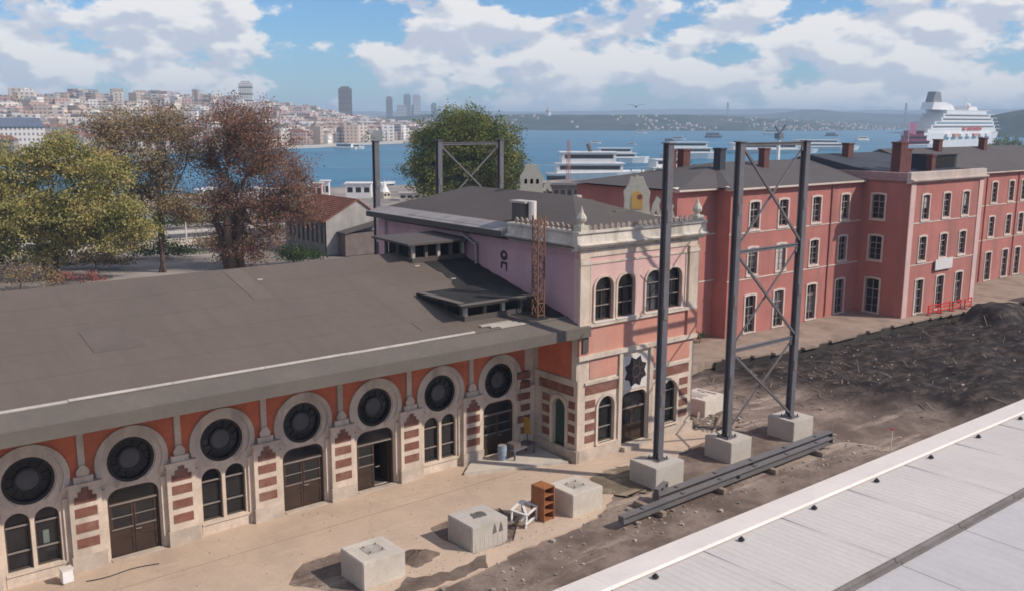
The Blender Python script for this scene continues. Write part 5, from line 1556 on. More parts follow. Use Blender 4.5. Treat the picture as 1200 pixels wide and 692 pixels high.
def tree(label, base, trunk_top, trunk_r, lobes, leaves, size, lm, bark, seed, twigs=60, group='trees behind the hall', stems=1, clump=0.85, name='tree', fill=0.35):
    """lobes: (dx, dy, z, rx, ry, rz) ellipsoids of the crown, relative to the base; leaves sit in clumps through their volume"""
    rnd = random.Random(seed); rng = np.random.default_rng(seed)
    t = thing(name, label, 'tree', base, group=group)
    tr = MB(); tw = MB()
    forks = []
    for s in range(stems):
        a = 2 * PI * s / max(1, stems) + seed
        o = Vector((math.cos(a), math.sin(a), 0)) * (0.55 * trunk_r * (stems > 1) * 2.2)
        top = Vector((o.x * 2.4 + rnd.uniform(-0.6, 0.6), o.y * 2.4 + rnd.uniform(-0.6, 0.6), trunk_top * rnd.uniform(0.85, 1.1)))
        pts = limb(tr, o + Vector((0, 0, -0.2)), top, trunk_r, trunk_r * 0.62, 0.06, 5, rnd, 9)
        forks.append(pts[-1]); forks.append(pts[-2])
        near = min(lobes, key=lambda l: (Vector(l[:3]) - top).length + 2.0 * ((lobes.index(l) + s) % 3))
        limb(tr, top, Vector(near[:3]), trunk_r * 0.62, trunk_r * 0.18, 0.10, 5, rnd, 8)
    vol = np.array([l[3] * l[4] * l[5] for l in lobes]) ** 0.75
    vol /= vol.sum()
    P = []
    tot = 0
    for l, fr in zip(lobes, vol):
        c_ = Vector(l[:3])
        f = min(forks, key=lambda q: (q - c_).length)
        pts = limb(tr, f, c_, trunk_r * 0.42, trunk_r * 0.16, 0.14, 5, rnd, 7)
        ncl = max(6, int(leaves * fr / 26))
        d = rng.normal(size=(ncl, 3)); d /= np.linalg.norm(d, axis=1, keepdims=True)
        rad = fill + (1 - fill) * rng.uniform(0, 1, (ncl, 1)) ** 0.6
        cl = np.array(l[:3]) + d * rad * np.array(l[3:6]) * (1 + 0.16 * rng.normal(size=(ncl, 1)))
        for k in range(ncl):
            if k < max(3, int(twigs * fr)):
                q = pts[rnd.randrange(2, len(pts))]
                limb(tw, q, cl[k], trunk_r * 0.10, trunk_r * 0.03, 0.12, 3, rnd, 4)
            m = int(26 * rnd.uniform(0.4, 1.7))
            P.append(cl[k] + rng.normal(size=(m, 3)) * clump * np.array([0.62, 0.62, 0.42]))
    P = np.concatenate(P)
    P = P[P[:, 2] > 0.4]
    tr.build('trunk', bark, t, True, recalc=False)
    tag(tw.build('twigs', bark, t, False, recalc=False), kind='stuff')
    link('crown', leaf_mesh('crown', P, size, lm, rng), t)
    return t
OLIVE = leaf_mat('olive_leaves', [(0.12, 0.13, 0.04), (0.27, 0.26, 0.085), (0.42, 0.36, 0.13), (0.52, 0.38, 0.15)])
TAN = leaf_mat('tan_leaves', [(0.13, 0.095, 0.06), (0.24, 0.165, 0.095), (0.33, 0.24, 0.13), (0.30, 0.25, 0.12)])
RUSTL = leaf_mat('rust_leaves', [(0.15, 0.09, 0.07), (0.23, 0.125, 0.09), (0.29, 0.15, 0.095), (0.36, 0.26, 0.16)])
DEEP = leaf_mat('green_leaves', [(0.05, 0.075, 0.024), (0.12, 0.15, 0.042), (0.22, 0.23, 0.065), (0.30, 0.25, 0.085)])
SHRUB = leaf_mat('shrub_leaves', [(0.02, 0.045, 0.015), (0.05, 0.085, 0.025), (0.09, 0.11, 0.04)])
# yellow-green tree on the left
tree('broad yellow-green tree at the left edge behind the hall roof', (20.3, 82.0, 0), 4.5, 0.40,
     [(-4.1, 2.0, 13.0, 4.6, 3.9, 3.5), (2.0, 0.3, 14.5, 4.1, 3.4, 3.1), (5.7, -3.1, 12.7, 3.9, 3.3, 2.9), (-1.8, 0.7, 8.4, 5.1, 4.3, 3.1), (4.1, -3.1, 8.6, 4.7, 3.9, 3.1), (7.5, -6.0, 8.2, 2.6, 2.2, 2.1), (-6.7, 6.5, 9.6, 4.1, 3.4, 4.3), (2.3, -0.2, 5.3, 4.1, 3.4, 1.8), (-4.6, 2.3, 5.2, 3.4, 2.6, 2.0), (6.4, -4.6, 5.0, 3.2, 2.6, 1.8), (-0.5, 0.5, 3.0, 2.6, 2.2, 1.5), (9.0, -6.4, 6.2, 2.2, 2, 1.5)],
     74000, 0.30, OLIVE, BARK, 21, 120, stems=2, clump=0.75)
# thin brown tree behind it
tree('sparse brown-leaved tree between the yellow-green and the rust-red trees', (33.0, 80.0, 0), 8.0, 0.27,
     [(-4.3, 2.2, 18.0, 3.8, 3.2, 3.1), (1.2, 0.9, 18.6, 4.3, 3.6, 2.7), (3.7, -1.5, 16.3, 2.1, 1.8, 2.7), (-5.3, 3.6, 14.1, 2.8, 2.3, 2.1), (-0.5, 0.7, 13.7, 4.5, 3.8, 2.3), (1.8, -1.4, 8.6, 3.8, 3.2, 1.8), (-1.6, 2.3, 10.1, 2.4, 2.0, 2.1), (0.6, 0.4, 11.2, 3.0, 2.4, 1.6), (3.4, -2.4, 7.0, 2.6, 2, 1.2)],
     27000, 0.27, TAN, BARK, 22, 300, stems=3, fill=0.15, clump=0.9)
# big rust-red tree
tree('large rust-red tree with dense autumn twigs right of the brown tree', (41.4, 77.0, 0), 9.0, 0.62,
     [(0.7, -1.9, 18.7, 5.2, 4.3, 3.3), (-1.1, 2.8, 14.6, 3.0, 2.5, 3.8), (4.0, -1.7, 14.4, 5.6, 4.7, 4.0), (6.4, -6.0, 10.9, 3.2, 2.7, 3.2), (-0.8, 1.0, 9.4, 3.9, 3.3, 3.6), (4.0, -3.1, 8.1, 4.5, 3.8, 3.2), (8.1, -5.6, 7.5, 2.1, 1.8, 1.9), (0.2, 1.5, 3.3, 3.4, 2.9, 3.2), (1.5, -2.7, 2.9, 2.6, 2.2, 2.8), (3.8, -4.9, 4.9, 1.9, 1.6, 2.1)],
     46000, 0.25, RUSTL, BARK2, 23, 620, stems=4, fill=0.12, clump=0.9)
# pale scraps of small yellow leaves low in that tree are part of its crown
# dense green tree behind the tower
tree('dense dark-green tree behind the pink block, before the water', (81.5, 80.0, 0), 7.0, 0.55,
     [(x * 0.9, y * 0.9, z * 1.0, a * 0.92, b * 0.92, c_ * 0.95) for x, y, z, a, b, c_ in [(0.6, 1, 18.2, 5.6, 5, 3.5), (-3.6, 3.5, 15.6, 4.8, 4.5, 3.6), (4.4, -2.5, 15.6, 4.6, 4.4, 3.8), (-4.6, 4, 11.6, 4.8, 4.4, 3.4), (1.5, 0, 12.6, 6.2, 5, 4.0), (5.6, -4.0, 11.6, 4.4, 4, 3.2), (-2, 2, 7.6, 6.0, 5, 3.0), (4.5, -2, 7.6, 4.6, 4, 2.6)]],
     74000, 0.33, DEEP, BARK, 24, 70)
# greenery right of it and low shrubs
tree('dark green bushy tree behind the ornamental gable', (128.5, 84.0, 0), 5.0, 0.3,
     [(0, 0, 7.5, 5.5, 4, 2.4), (5, -3, 8.6, 4.5, 4, 2.0), (9, -6, 7.6, 4, 3.5, 2.0)], 8000, 0.45, DEEP, BARK, 25, 20)
tree('low dark green shrub at the foot of the rust-red tree', (49.3, 76.3, 0), 0.6, 0.10,
     [(0, 0, 1.2, 2.4, 1.6, 1.1), (2.2, -1.0, 0.9, 1.8, 1.4, 0.8)], 2600, 0.28, SHRUB, BARK, 26, 20, name='shrub')
tree('pale dry shrub below the yellow-green tree', (15.5, 76.5, 0), 0.6, 0.10,
     [(0, 0, 2.0, 2.6, 2, 1.8), (3.0, -1.0, 1.4, 1.8, 1.4, 1.0)], 1800, 0.22, TAN, BARK, 27, 60, name='shrub')
for k, (x, y, h, m_) in enumerate(((9.5, 86, 3.2, OLIVE), (27.0, 88, 2.6, TAN), (37.5, 92, 2.4, SHRUB), (16.0, 95, 3.4, SHRUB), (47.5, 95, 2.8, TAN))):
    tree(('round olive bush at the far left under the yellow-green tree', 'tan bush between the yellow-green and brown trunks', 'green bush behind the brown trunk', 'dark green bush behind the yellow-green trunk', 'dry tan bush behind the rust-red trunk')[k],
         (x, y, 0), 0.6, 0.08, [(0, 0, h * 0.5, 2.6, 2, h * 0.5), (2.4, -1.6, h * 0.4, 2.0, 1.8, h * 0.4), (-2.2, 1.6, h * 0.42, 2.0, 1.8, h * 0.42)], 2600, 0.30, m_, BARK, 60 + k, 30, name='shrub', group='bushes behind the hall')
tree('low reddish flowering shrub at the roof edge below the yellow-green tree', (22.0, 76.5, 0), 0.4, 0.06,
     [(-1.5, 1.0, 0.7, 1.6, 1.2, 0.7), (1.2, -1.0, 0.6, 1.6, 1.2, 0.6)], 1600, 0.22, leaf_mat('red_flowers', [(0.12, 0.06, 0.045), (0.30, 0.10, 0.08), (0.36, 0.16, 0.13)]), BARK, 29, 10, name='shrub', clump=0.5)
tree('small weedy shrub at the foot of the red building', (57.3, 11.6, 0), 0.3, 0.04,
     [(0, 0, 0.5, 0.7, 0.5, 0.45)], 500, 0.16, SHRUB, BARK, 28, 6, name='shrub', clump=0.3)
for k, (x, y, z, s) in enumerate(((520, 190, 0, 1.0), (536, 176, 0, 1.15), (552, 168, 0, 1.3), (575, 150, 0, 1.35))):
    tree(('leftmost dark tree before the cruise ship bow', 'second dark tree before the cruise ship bow', 'third dark tree before the cruise ship bow', 'rightmost dark tree at the right edge of the view')[k], (x, y, -1), 4.0, 0.4,
         [(0, 0, 9 * s, 6 * s, 5, 4.5), (5, -4, 7.5 * s, 5, 5, 4), (-4, 3, 6.5 * s, 5, 4, 3.5)], 2200, 0.95, DEEP, BARK, 40 + k, 8, group='trees by the cruise ship', clump=1.2)

# ================================================================ OLD SHED WITH RED TILES
shed = thing('tiled_shed', 'old grey shed with rusty red tiled roof and slit openings', 'shed')
GREYP = mat('grey_render', (0.34, 0.32, 0.30), 0.9, 0.15, 0.5, 6, 0.25, stain=(0.22, 0.20, 0.185), stain_amt=0.6, streak=True)
sx0, sx1, sy0, sy1 = 56.6, 65.4, 80.0, 93.0
slits = [[(sy0 + 1.0 + k * 1.45, 1.6), (sy0 + 1.7 + k * 1.45, 1.6), (sy0 + 1.7 + k * 1.45, 4.3), (sy0 + 1.0 + k * 1.45, 4.3)] for k in range(8)]
MB().plate([[(sy0, 0), (sy1, 0), (sy1, 5.1), (sy0, 5.1)]] + slits, sx0, sx0 + 0.35, 'x').build('side_wall', mat('shed_wall', (0.21, 0.185, 0.165), 0.9, 0.2, 0.6, 6, 0.25), shed)
MB().box(sx0 + 0.6, sx0 + 0.7, sy0 + 0.4, sy1 - 0.4, 0, 5.0).build('inner_dark', DARK, shed)
MB().plate([[(sx0, 0), (sx1, 0), (sx1, 5.1), ((sx0 + sx1) / 2 + 0.8, 7.75), (sx0, 5.1)]], sy0 - 0.01, sy0 + 0.35).build('gable_wall', GREYP, shed)
MB().box(sx1 - 0.35, sx1, sy0 + 0.35, sy1, 0, 5.1).build('side_wall', GREYP, shed)
MB().box(sx0, sx1, sy1, sy1 + 0.3, 0, 5.1).build('back_wall', GREYP, shed)
rx = (sx0 + sx1) / 2 + 0.8
for xa, za, xb, zb in ((sx0 - 0.55, 4.95, rx, 7.95), (sx1 + 0.5, 4.95, rx, 7.95)):
    s_ = MB().add([(xa, sy0 - 0.25, za), (xa, sy1 + 0.4, za), (xb, sy1 + 0.4, zb), (xb, sy0 - 0.25, zb), (xa, sy0 - 0.25, za - 0.15), (xa, sy1 + 0.4, za - 0.15), (xb, sy1 + 0.4, zb - 0.15), (xb, sy0 - 0.25, zb - 0.15)],
                 [(0, 1, 2, 3), (7, 6, 5, 4), (0, 4, 5, 1), (1, 5, 6, 2), (2, 6, 7, 3), (3, 7, 4, 0)]).build('roof_slope', TILE, shed)
    for k in range(14):
        t = (k + 0.5) / 14
        x, z = xa + (xb - xa) * t, za + (zb - za) * t
        MB().box(x - 0.06, x + 0.06, sy0 - 0.24, sy1 + 0.38, z - 0.02, z + 0.06).build('tile_course', TILE, s_)
ap = thing('lean_to', 'low dark lean-to against the grey gable of the shed', 'lean-to')
MB().prism([(58.2, 3.2), (65.2, 4.6), (65.2, 4.75), (58.2, 3.35)], 77.4, 79.9).build('roof', ROOF_D, ap)
MB().box(58.4, 65.0, 77.7, 79.7, 0, 3.2).build('wall', mat('lean_to_wall', (0.15, 0.12, 0.11), 0.9), ap)

# ================================================================ THE QUAY AND STREET BEHIND THE TREES
def lamp_post(x, y, h, label):
    t = thing('street_lamp', label, 'street lamp', (x, y, -0.1), group='lamps along the quay street')
    MB().tube((0, 0, 0), (0, 0, h), 0.12, 0.07, 8).build('pole', WHITE, t)
    MB().bar((0, 0, h - 0.1), (1.3, 0.2, h + 0.1), 0.08).build('arm', WHITE, t)
    MB().box(1.0, 1.7, 0.08, 0.34, h + 0.04, h + 0.18).build('lamp_head', FLASHW, t)
    return t
lamp_post(43.2, 99.0, 7.6, 'white street lamp left of the rust-red trunk')
lamp_post(26.3, 97.0, 7.2, 'white street lamp seen under the yellow-green tree')
lamp_post(37.2, 101.0, 5.5, 'short white street lamp between the thin brown trunks')
STREET = mat('asphalt', (0.075, 0.07, 0.07), 0.9, 0.15, 0.3, 4, 0.2)
tag(MB().box(-60, 140, 108, 119, -0.12, -0.075).build('street', STREET), kind='structure')
tag(MB().box(-60, 140, 119, 123, -0.12, 0.06).build('pavement', CONC), kind='structure')
tag(MB().box(-60, 140, 93, 108, -0.12, -0.06).build('forecourt', mat('forecourt_paving', (0.23, 0.195, 0.17), 0.9, 0.12, 0.15, 3, 0.2, stain=(0.24, 0.20, 0.18), stain_amt=0.5, stain_scale=0.12)), kind='structure')
wq = thing('garden_wall', 'low pale wall along the street behind the tree trunks', 'wall', (0, 0, 0))
MB().box(-20, 52, 103.4, 103.8, -0.1, 1.0).build('wall_panel', CONC_P, wq)
MB().box(-20, 52, 103.3, 103.9, 1.0, 1.1).build('coping', CONC, wq)
# hedge strip
tree('long clipped hedge behind the low pale wall', (44.0, 126.0, 0), 0.5, 0.08, [(k * 5.0 - 30, 0, 1.6, 3.4, 1.4, 1.4) for k in range(14)], 9000, 0.5, SHRUB, BARK, 33, 20, name='hedge', group=None)
# parked vehicles
def van(label, loc, rz, L_, w, h, col, name='parked_van', cat='van'):
    t = thing(name, label, cat, loc, rz, 'vehicles on the quay street')
    pm = mat('paint_' + name + str(len(MATS)), col, 0.35, 0.05, 1, 6, 0.0, spec=0.5)
    MB().prism([(-L_ / 2, 0.35), (L_ / 2, 0.35), (L_ / 2, h * 0.55), (L_ / 2 - 0.12, h * 0.6), (L_ / 2 - 0.65, h), (-L_ / 2 + 0.12, h), (-L_ / 2, h * 0.9)], -w / 2, w / 2).build('body', pm, t)
    n = max(3, int(L_ / 1.5))
    for k in range(n):
        x = -L_ / 2 + 0.4 + (L_ - 1.6) * k / n
        for s in (-1, 1):
            MB().box(x, x + (L_ - 1.6) / n * 0.85, s * w / 2 - 0.01 * (s < 0), s * w / 2 + 0.01 * (s > 0) + 0.001, h * 0.55, h * 0.86).build('window', GLASS, t)
    for x in (-L_ / 2 + 0.9, L_ / 2 - 0.9):
        for s in (-1, 1):
            wh = MB().tube((x, s * w / 2 - s * 0.22, 0.36), (x, s * w / 2 + s * 0.02, 0.36), 0.36, n=12).build('wheel', BLACK, t)
            MB().tube((x, s * w / 2 + s * 0.02, 0.36), (x, s * w / 2 + s * 0.03, 0.36), 0.20, n=10).build('rim', PIPE_W, wh)
    return t
van('pale green bus on the street behind the brown tree', (60.0, 136.0, -0.1), 0.0, 11.0, 2.5, 3.1, (0.30, 0.42, 0.38), 'city_bus', 'bus')
van('dark car on the street left of the brown trunks', (31.0, 112.5, -0.07), 0.0, 4.3, 1.75, 1.45, (0.04, 0.045, 0.05), 'parked_car', 'car')
van('white car on the street under the yellow-green tree', (22.0, 114.5, -0.07), 0.0, 4.2, 1.75, 1.45, (0.6, 0.6, 0.58), 'parked_car', 'car')
van('red-brown car parked at the left edge under the trees', (15.5, 97.0, -0.05), 0.3, 4.3, 1.75, 1.45, (0.28, 0.08, 0.06), 'parked_car', 'car')
# quay kiosks, sheds and small white boats along the near shore
def kiosk(label, x, y, w, d, h, m, roofm, name='quay_kiosk', cat='kiosk', rz=0.6, z=-0.1, cone=0.0):
    t = thing(name, label, cat, (x, y, z), rz, 'quayside buildings')
    MB().box(-w / 2, w / 2, -d / 2, d / 2, 0, h).build('wall', m, t)
    if cone:
        MB().lathe(0, 0, [(w * 0.62, h), (w * 0.35, h + cone * 0.35), (w * 0.12, h + cone * 0.7), (0.04, h + cone)], 10).build('roof', roofm, t)
    else:
        MB().box(-w / 2 - 0.3, w / 2 + 0.3, -d / 2 - 0.3, d / 2 + 0.3, h, h + 0.25).build('roof', roofm, t)
    n = max(2, int(w / 1.6))
    for k in range(n):
        x_ = -w / 2 + (k + 0.5) * w / n
        MB().box(x_ - w / n * 0.32, x_ + w / n * 0.32, -d / 2 - 0.03, -d / 2, h * 0.40, h * 0.75).build('window', GLASS, t)
    return t
kiosk('white two-deck quay pavilion left of the back steel column', 112.5, 167.5, 6.2, 4, 3.6, WHITE, WHITE, rz=-0.62)
kiosk('small pale pink quay hut left of the white pavilion', 99.5, 165.0, 2.6, 2.4, 4.2, mat('pink_hut', (0.55, 0.36, 0.33), 0.8), CONC_P, rz=-0.62)
kiosk('narrow white quay hut between the pink hut and the pavilion', 103.6, 168.5, 2.0, 2.0, 4.4, WHITE, WHITE, rz=-0.62)
kiosk('small tent-roofed white kiosk right of the back steel column', 116.5, 162.0, 2.1, 2.1, 1.6, CONC_P, WHITE, rz=0.1, cone=3.0)
kiosk('low cream quay house right of the tent-roofed kiosk', 118.6, 153.5, 5.0, 3.0, 1.7, CONC_P, FLASH, rz=-0.62)
kiosk('white flat-roofed quay shed at the left end of the huts', 88.0, 166.0, 5.5, 3.5, 3.2, WHITE, CONC_P, rz=-0.62)
kiosk('long dark-roofed shed on the quay behind the pink block', 146.0, 130.0, 16, 7, 4.0, mat('brown_shed', (0.16, 0.12, 0.10), 0.9), ROOF_D, 'quay_shed', 'shed', -0.62)
kiosk('broad white-topped canopy on the quay right of the green tree', 138.0, 146.0, 13, 5, 5.4, CONC, WHITE, 'quay_canopy', 'canopy', -0.62)
kiosk('low brown roof behind the ornamental gable', 104.0, 62.0, 26, 14, 5.2, mat('brown_wall', (0.20, 0.14, 0.12), 0.9), ROOF_D, 'brown_annex', 'building', -0.62)

# ================================================================ BOATS AND SHIPS
def boat(label, x, y, L_, w, h, rz, name='motor_boat', cat='boat', group='boats on the water', hull=WHITE, cabin=WHITE, decks=1, z=-3.0, funnel=False, mast=0.0):
    t = thing(name, label, cat, (x, y, z), rz, group)
    hp = [(-L_ / 2, -w * 0.38), (-L_ / 2 + L_ * 0.05, -w / 2), (L_ * 0.2, -w / 2), (L_ * 0.42, -w * 0.28), (L_ / 2, 0), (L_ * 0.42, w * 0.28), (L_ * 0.2, w / 2), (-L_ / 2 + L_ * 0.05, w / 2), (-L_ / 2, w * 0.38)]
    n = len(hp)
    vs = [(p[0] * 0.94, p[1] * 0.75, -0.6) for p in hp] + [(p[0], p[1], h * 0.32 + 0.10 * h * max(0, p[0] / L_) * 2) for p in hp]
    MB().add(vs, [tuple(reversed(range(n))), tuple(range(n, 2 * n))] + [(k, (k + 1) % n, n + (k + 1) % n, n + k) for k in range(n)]).build('hull', hull, t)
    z0 = h * 0.30
    for d in range(decks):
        a, b = -L_ * (0.40 - 0.05 * d), L_ * (0.26 - 0.07 * d)
        dz = (h * 0.68) / decks
        MB().box(a, b, -w * (0.38 - 0.04 * d), w * (0.38 - 0.04 * d), z0 + d * dz, z0 + d * dz + dz * 0.9).build('cabin', cabin, t)
        for s in (-1, 1):
            yy = s * w * (0.38 - 0.04 * d)
            MB().box(a + L_ * 0.03, b - L_ * 0.03, min(yy, yy + s * 0.06), max(yy, yy + s * 0.06), z0 + d * dz + dz * 0.40, z0 + d * dz + dz * 0.75).build('window_band', GLASS, t)
        MB().box(a - L_ * 0.02, b + L_ * 0.02, -w * (0.42 - 0.04 * d), w * (0.42 - 0.04 * d), z0 + d * dz + dz * 0.9, z0 + d * dz + dz).build('deck_roof', cabin, t)
    if funnel:
        MB().tube((-L_ * 0.05, 0, h * 0.98), (-L_ * 0.08, 0, h * 1.22), w * 0.09, w * 0.08, 10).build('funnel', STEEL, t)
    if mast:
        MB().tube((L_ * 0.12, 0, h * 0.9), (L_ * 0.12, 0, h * 0.9 + mast), 0.12, 0.05, 6).build('mast', FLASH, t)
    return t
boat('white two-deck passenger ferry moored behind the pink block roof', 231, 205, 36, 10, 11.5, -0.60, 'passenger_ferry', 'ferry', decks=2, funnel=True)
boat('dark-topped ferry moored right of the white two-deck ferry', 262, 196, 24, 8, 8.5, -0.3, 'passenger_ferry', 'ferry', decks=2, funnel=True, hull=mat('ferry_hull', (0.10, 0.10, 0.13), 0.5))
boat('dark small tug below the ferry bow', 205, 196, 9, 4, 4, -0.6, 'tug_boat', 'tug', hull=ROOF_N, cabin=ROOF_N)
boat('distant long white ferry seen between the chimneys of the red building', 432, 330, 40, 9, 10, -0.62, 'passenger_ferry', 'ferry', decks=2, mast=5)
boat('white ferry on the water left of the single column', 355, 315, 32, 8, 8, -0.62, 'passenger_ferry', 'ferry', decks=2)
boat('long low white ferry behind the braced frame', 560, 368, 70, 12, 7, -0.62, 'passenger_ferry', 'ferry', decks=1)
boat('white car ferry behind the right chimney of the red building', 650, 385, 60, 13, 8, -0.62, 'passenger_ferry', 'ferry', decks=2)
small = [(628, 616, 'small white boat far out left of the single column', 14), (760, 640, 'dark fishing boat far out above the ferry', 22), (820, 680, 'white boat far out under the Asian shore', 20), (1150, 1050, 'white boat close under the distant shore settlement', 26),
         (980, 760, 'dark tanker silhouette far out behind the single column', 46), (1300, 900, 'white ship on the far water behind the braced frame', 40), (1250, 760, 'dark barge on the water right of the braced frame', 36), (1000, 560, 'white boat on the water right of the braced frame', 24),
         (338, 577, 'white motor yacht by the far quay left of the back column', 22), (352, 588, 'smaller white yacht beside the far quay', 16), (365, 608, 'white boat just off the far quay behind the back column', 14), (620, 560, 'tiny white boat left of the far ferry', 10)]
for k, (x, y, lab, L_) in enumerate(small):
    dk = 'dark' in lab
    L_ = L_ * (0.55 if dk else 0.8)
    boat(lab, x, y, L_, L_ * 0.28, L_ * 0.26, -0.62 + 0.3 * math.sin(k * 2.1), hull=ROOF_N if dk else WHITE, cabin=STEEL if dk else WHITE, mast=2 if k % 3 == 0 else 0)
for k, (x, y, lab) in enumerate(((104, 212, 'small white boat by the near quay left of the back column'), (122, 211, 'white launch by the near quay behind the back column'), (135, 208, 'dark launch by the near quay right of the back column'), (146, 209, 'little white boat by the near quay below the green tree'), (92, 216, 'white boat by the near quay behind the rust-red tree'))):
    boat(lab, x, y, 9 + k, 3, 3.4, -0.4 + 0.3 * k, hull=ROOF_N if 'dark' in lab else WHITE, mast=2 if k % 2 else 0)
# pink lattice mast on the quay in front of the ferry
lm_ = thing('harbour_mast', 'pinkish lattice mast on the quay left of the white ferry', 'mast', (200.5, 186.0, -0.1))
for sx in (-0.5, 0.5):
    for sy in (-0.5, 0.5):
        MB().bar((sx, sy, 0), (sx * 0.5, sy * 0.5, 13), 0.16).build('chord', SALMON, lm_)
for k in range(9):
    z = k * 1.45
    MB().bar((-0.5 + k * 0.026, -0.5, z), (0.5 - k * 0.026, -0.5, z + 1.4), 0.10).build('diagonal', SALMON, lm_)
    MB().bar((-0.5, 0.5 - k * 0.026, z), (-0.5, -0.5 + k * 0.026, z + 1.4), 0.10).build('diagonal', SALMON, lm_)
# harbour crane behind the frame
cr = thing('harbour_crane', 'dark harbour crane rising behind the roof inside the braced frame', 'crane', (420, 262, -1.0))
MB().bar((0, 0, 0), (0, 0, 11), 1.4).build('tower', WHITE, cr)
MB().box(-1.8, 1.8, -1.6, 1.6, 11, 14).build('cab', STEEL, cr)
MB().bar((0, 0, 13.0), (2.5, -2.0, 18.5), 0.9).build('jib', STEEL, cr)
MB().bar((0, 0, 14), (-2.0, 1.6, 17.5), 0.7).build('counter_jib', STEEL, cr)

# cruise ship
cs = thing('cruise_ship', 'big white cruise ship with grey funnel and red lettering at the quay', 'cruise ship', (790, 348, -3.0), -YAW + 0.70 + 0.02)
CSW = mat('ship_white', (0.70, 0.69, 0.68), 0.4, 0.04, 0.05, 1, 0.0)
BLUE = mat('ship_blue', (0.08, 0.20, 0.27), 0.4, 0.05)
Lh = 118.0
def hull_loop(L_, w, z, bow=1.0, st=0.9):
    return [(-L_ / 2, -w / 2 * st, z), (L_ * 0.25, -w / 2, z), (L_ * 0.40, -w * 0.33, z), (L_ / 2 * bow, 0, z), (L_ * 0.40, w * 0.33, z), (L_ * 0.25, w / 2, z), (-L_ / 2, w / 2 * st, z)]
a, b = hull_loop(Lh * 0.93, 16, -1), hull_loop(Lh, 19, 13)
MB().add(a + b, [tuple(reversed(range(7))), tuple(range(7, 14))] + [(k, (k + 1) % 7, 7 + (k + 1) % 7, 7 + k) for k in range(7)]).build('hull', CSW, cs)
for d, (x0, x1) in enumerate(((-52, 46), (-48, 44), (-44, 42), (-36, 40), (-34, 36), (-30, 30))):
    z = 13 + d * 2.9
    MB().prism([(x0, -8.6), (x1 - 6, -8.6), (x1, -4), (x1, 4), (x1 - 6, 8.6), (x0, 8.6)], z, z + 2.6, 'z').build('deck_house', CSW, cs)
    MB().box(x0 - 1.5, x1 + 0.4, -8.8, 8.8, z + 2.6, z + 2.9).build('deck', CSW, cs)
    if d in (1, 2, 3, 4):
        for s in (-1, 1):
            MB().box(x0 + 2, x1 - 8, s * 8.6 - 0.06, s * 8.6 + 0.06, z + 0.9, z + 2.0).build('window_band', BLUE if d == 2 else GLASS2, cs)
for s in (-1, 1):
    for k in range(7):
        MB().box(-30 + k * 9, -24 + k * 9, s * 9.4 - 1.2, s * 9.4 + 1.2, 9.6, 12.0).build('lifeboat', SALMON if k % 3 == 1 else CSW, cs)
MB().prism([(-39, 30.4), (-25, 30.4), (-28, 34), (-31.5, 43.5), (-37.5, 44), (-40, 37)], -3.2, 3.2).build('funnel', MATS['far_flat_roof'] if 'far_flat_roof' in MATS else mat('funnel_grey', (0.20, 0.20, 0.20), 0.6), cs)
MB().prism([(-43, 30.4), (-14, 30.4), (-17, 34), (-26, 36), (-41, 36)], -4.8, 4.8).build('funnel_base', CSW, cs)
MB().prism([(2, 30.4), (16, 30.4), (13, 33.5), (4, 33.5)], -6, 6).build('bridge_house', CSW, cs)
MB().tube((8, 0, 33), (8, 0, 41), 0.8, 0.3, 6).build('radar_mast', CSW, cs)
MB().lathe(12, 0, [(0.4, 33), (1.6, 34), (1.6, 35.2), (0.4, 36.2)], 10).build('radar_dome', CSW, cs)
RED = mat('ship_red', (0.55, 0.05, 0.03), 0.5)
for k, w in enumerate((2.6, 1.2, 2.4, 2.4, 2.0, 2.4, 2.2, 2.4)):                # unreadable red lettering on the side
    x = -8 + k * 3.3
    for s in (-1,):
        MB().prism([(x, 14.6), (x + w, 14.6), (x + w * 0.75, 17.2), (x + w * 0.2, 17.2)] if k % 3 else [(x, 14.6), (x + w, 14.6), (x + w, 15.4), (x + w * 0.5, 15.6), (x + w, 16.4), (x + w * 0.9, 17.2), (x, 17.2)], s * 9.45 - 0.1, s * 9.45 + 0.1).build('red_letter', RED, cs)
cs.scale = (1.38, 1.0, 1.04)
# second, crimson-topped vessel at its stern
boat('crimson-topped ship moored left of the cruise ship stern', 668, 318, 30, 10, 16, -0.62, 'moored_ship', 'ship', hull=CSW, cabin=mat('crimson_ship', (0.30, 0.03, 0.07), 0.5), decks=3, mast=8)
fl_ = thing('flag_pole', 'pink flag on a pole before the cruise ship stern', 'flag', (571, 272, -2))
MB().tube((0, 0, 0), (0, 0, 22), 0.25, 0.12, 6).build('pole', WHITE, fl_)
MB().prism([(0.2, 14.0), (4.8, 13.0), (4.2, 17.5), (4.9, 20.0), (0.2, 21.0)], -0.08, 0.08).build('flag', mat('pink_flag', (0.62, 0.20, 0.30), 0.7), fl_)
fl_.rotation_euler.z = -0.62

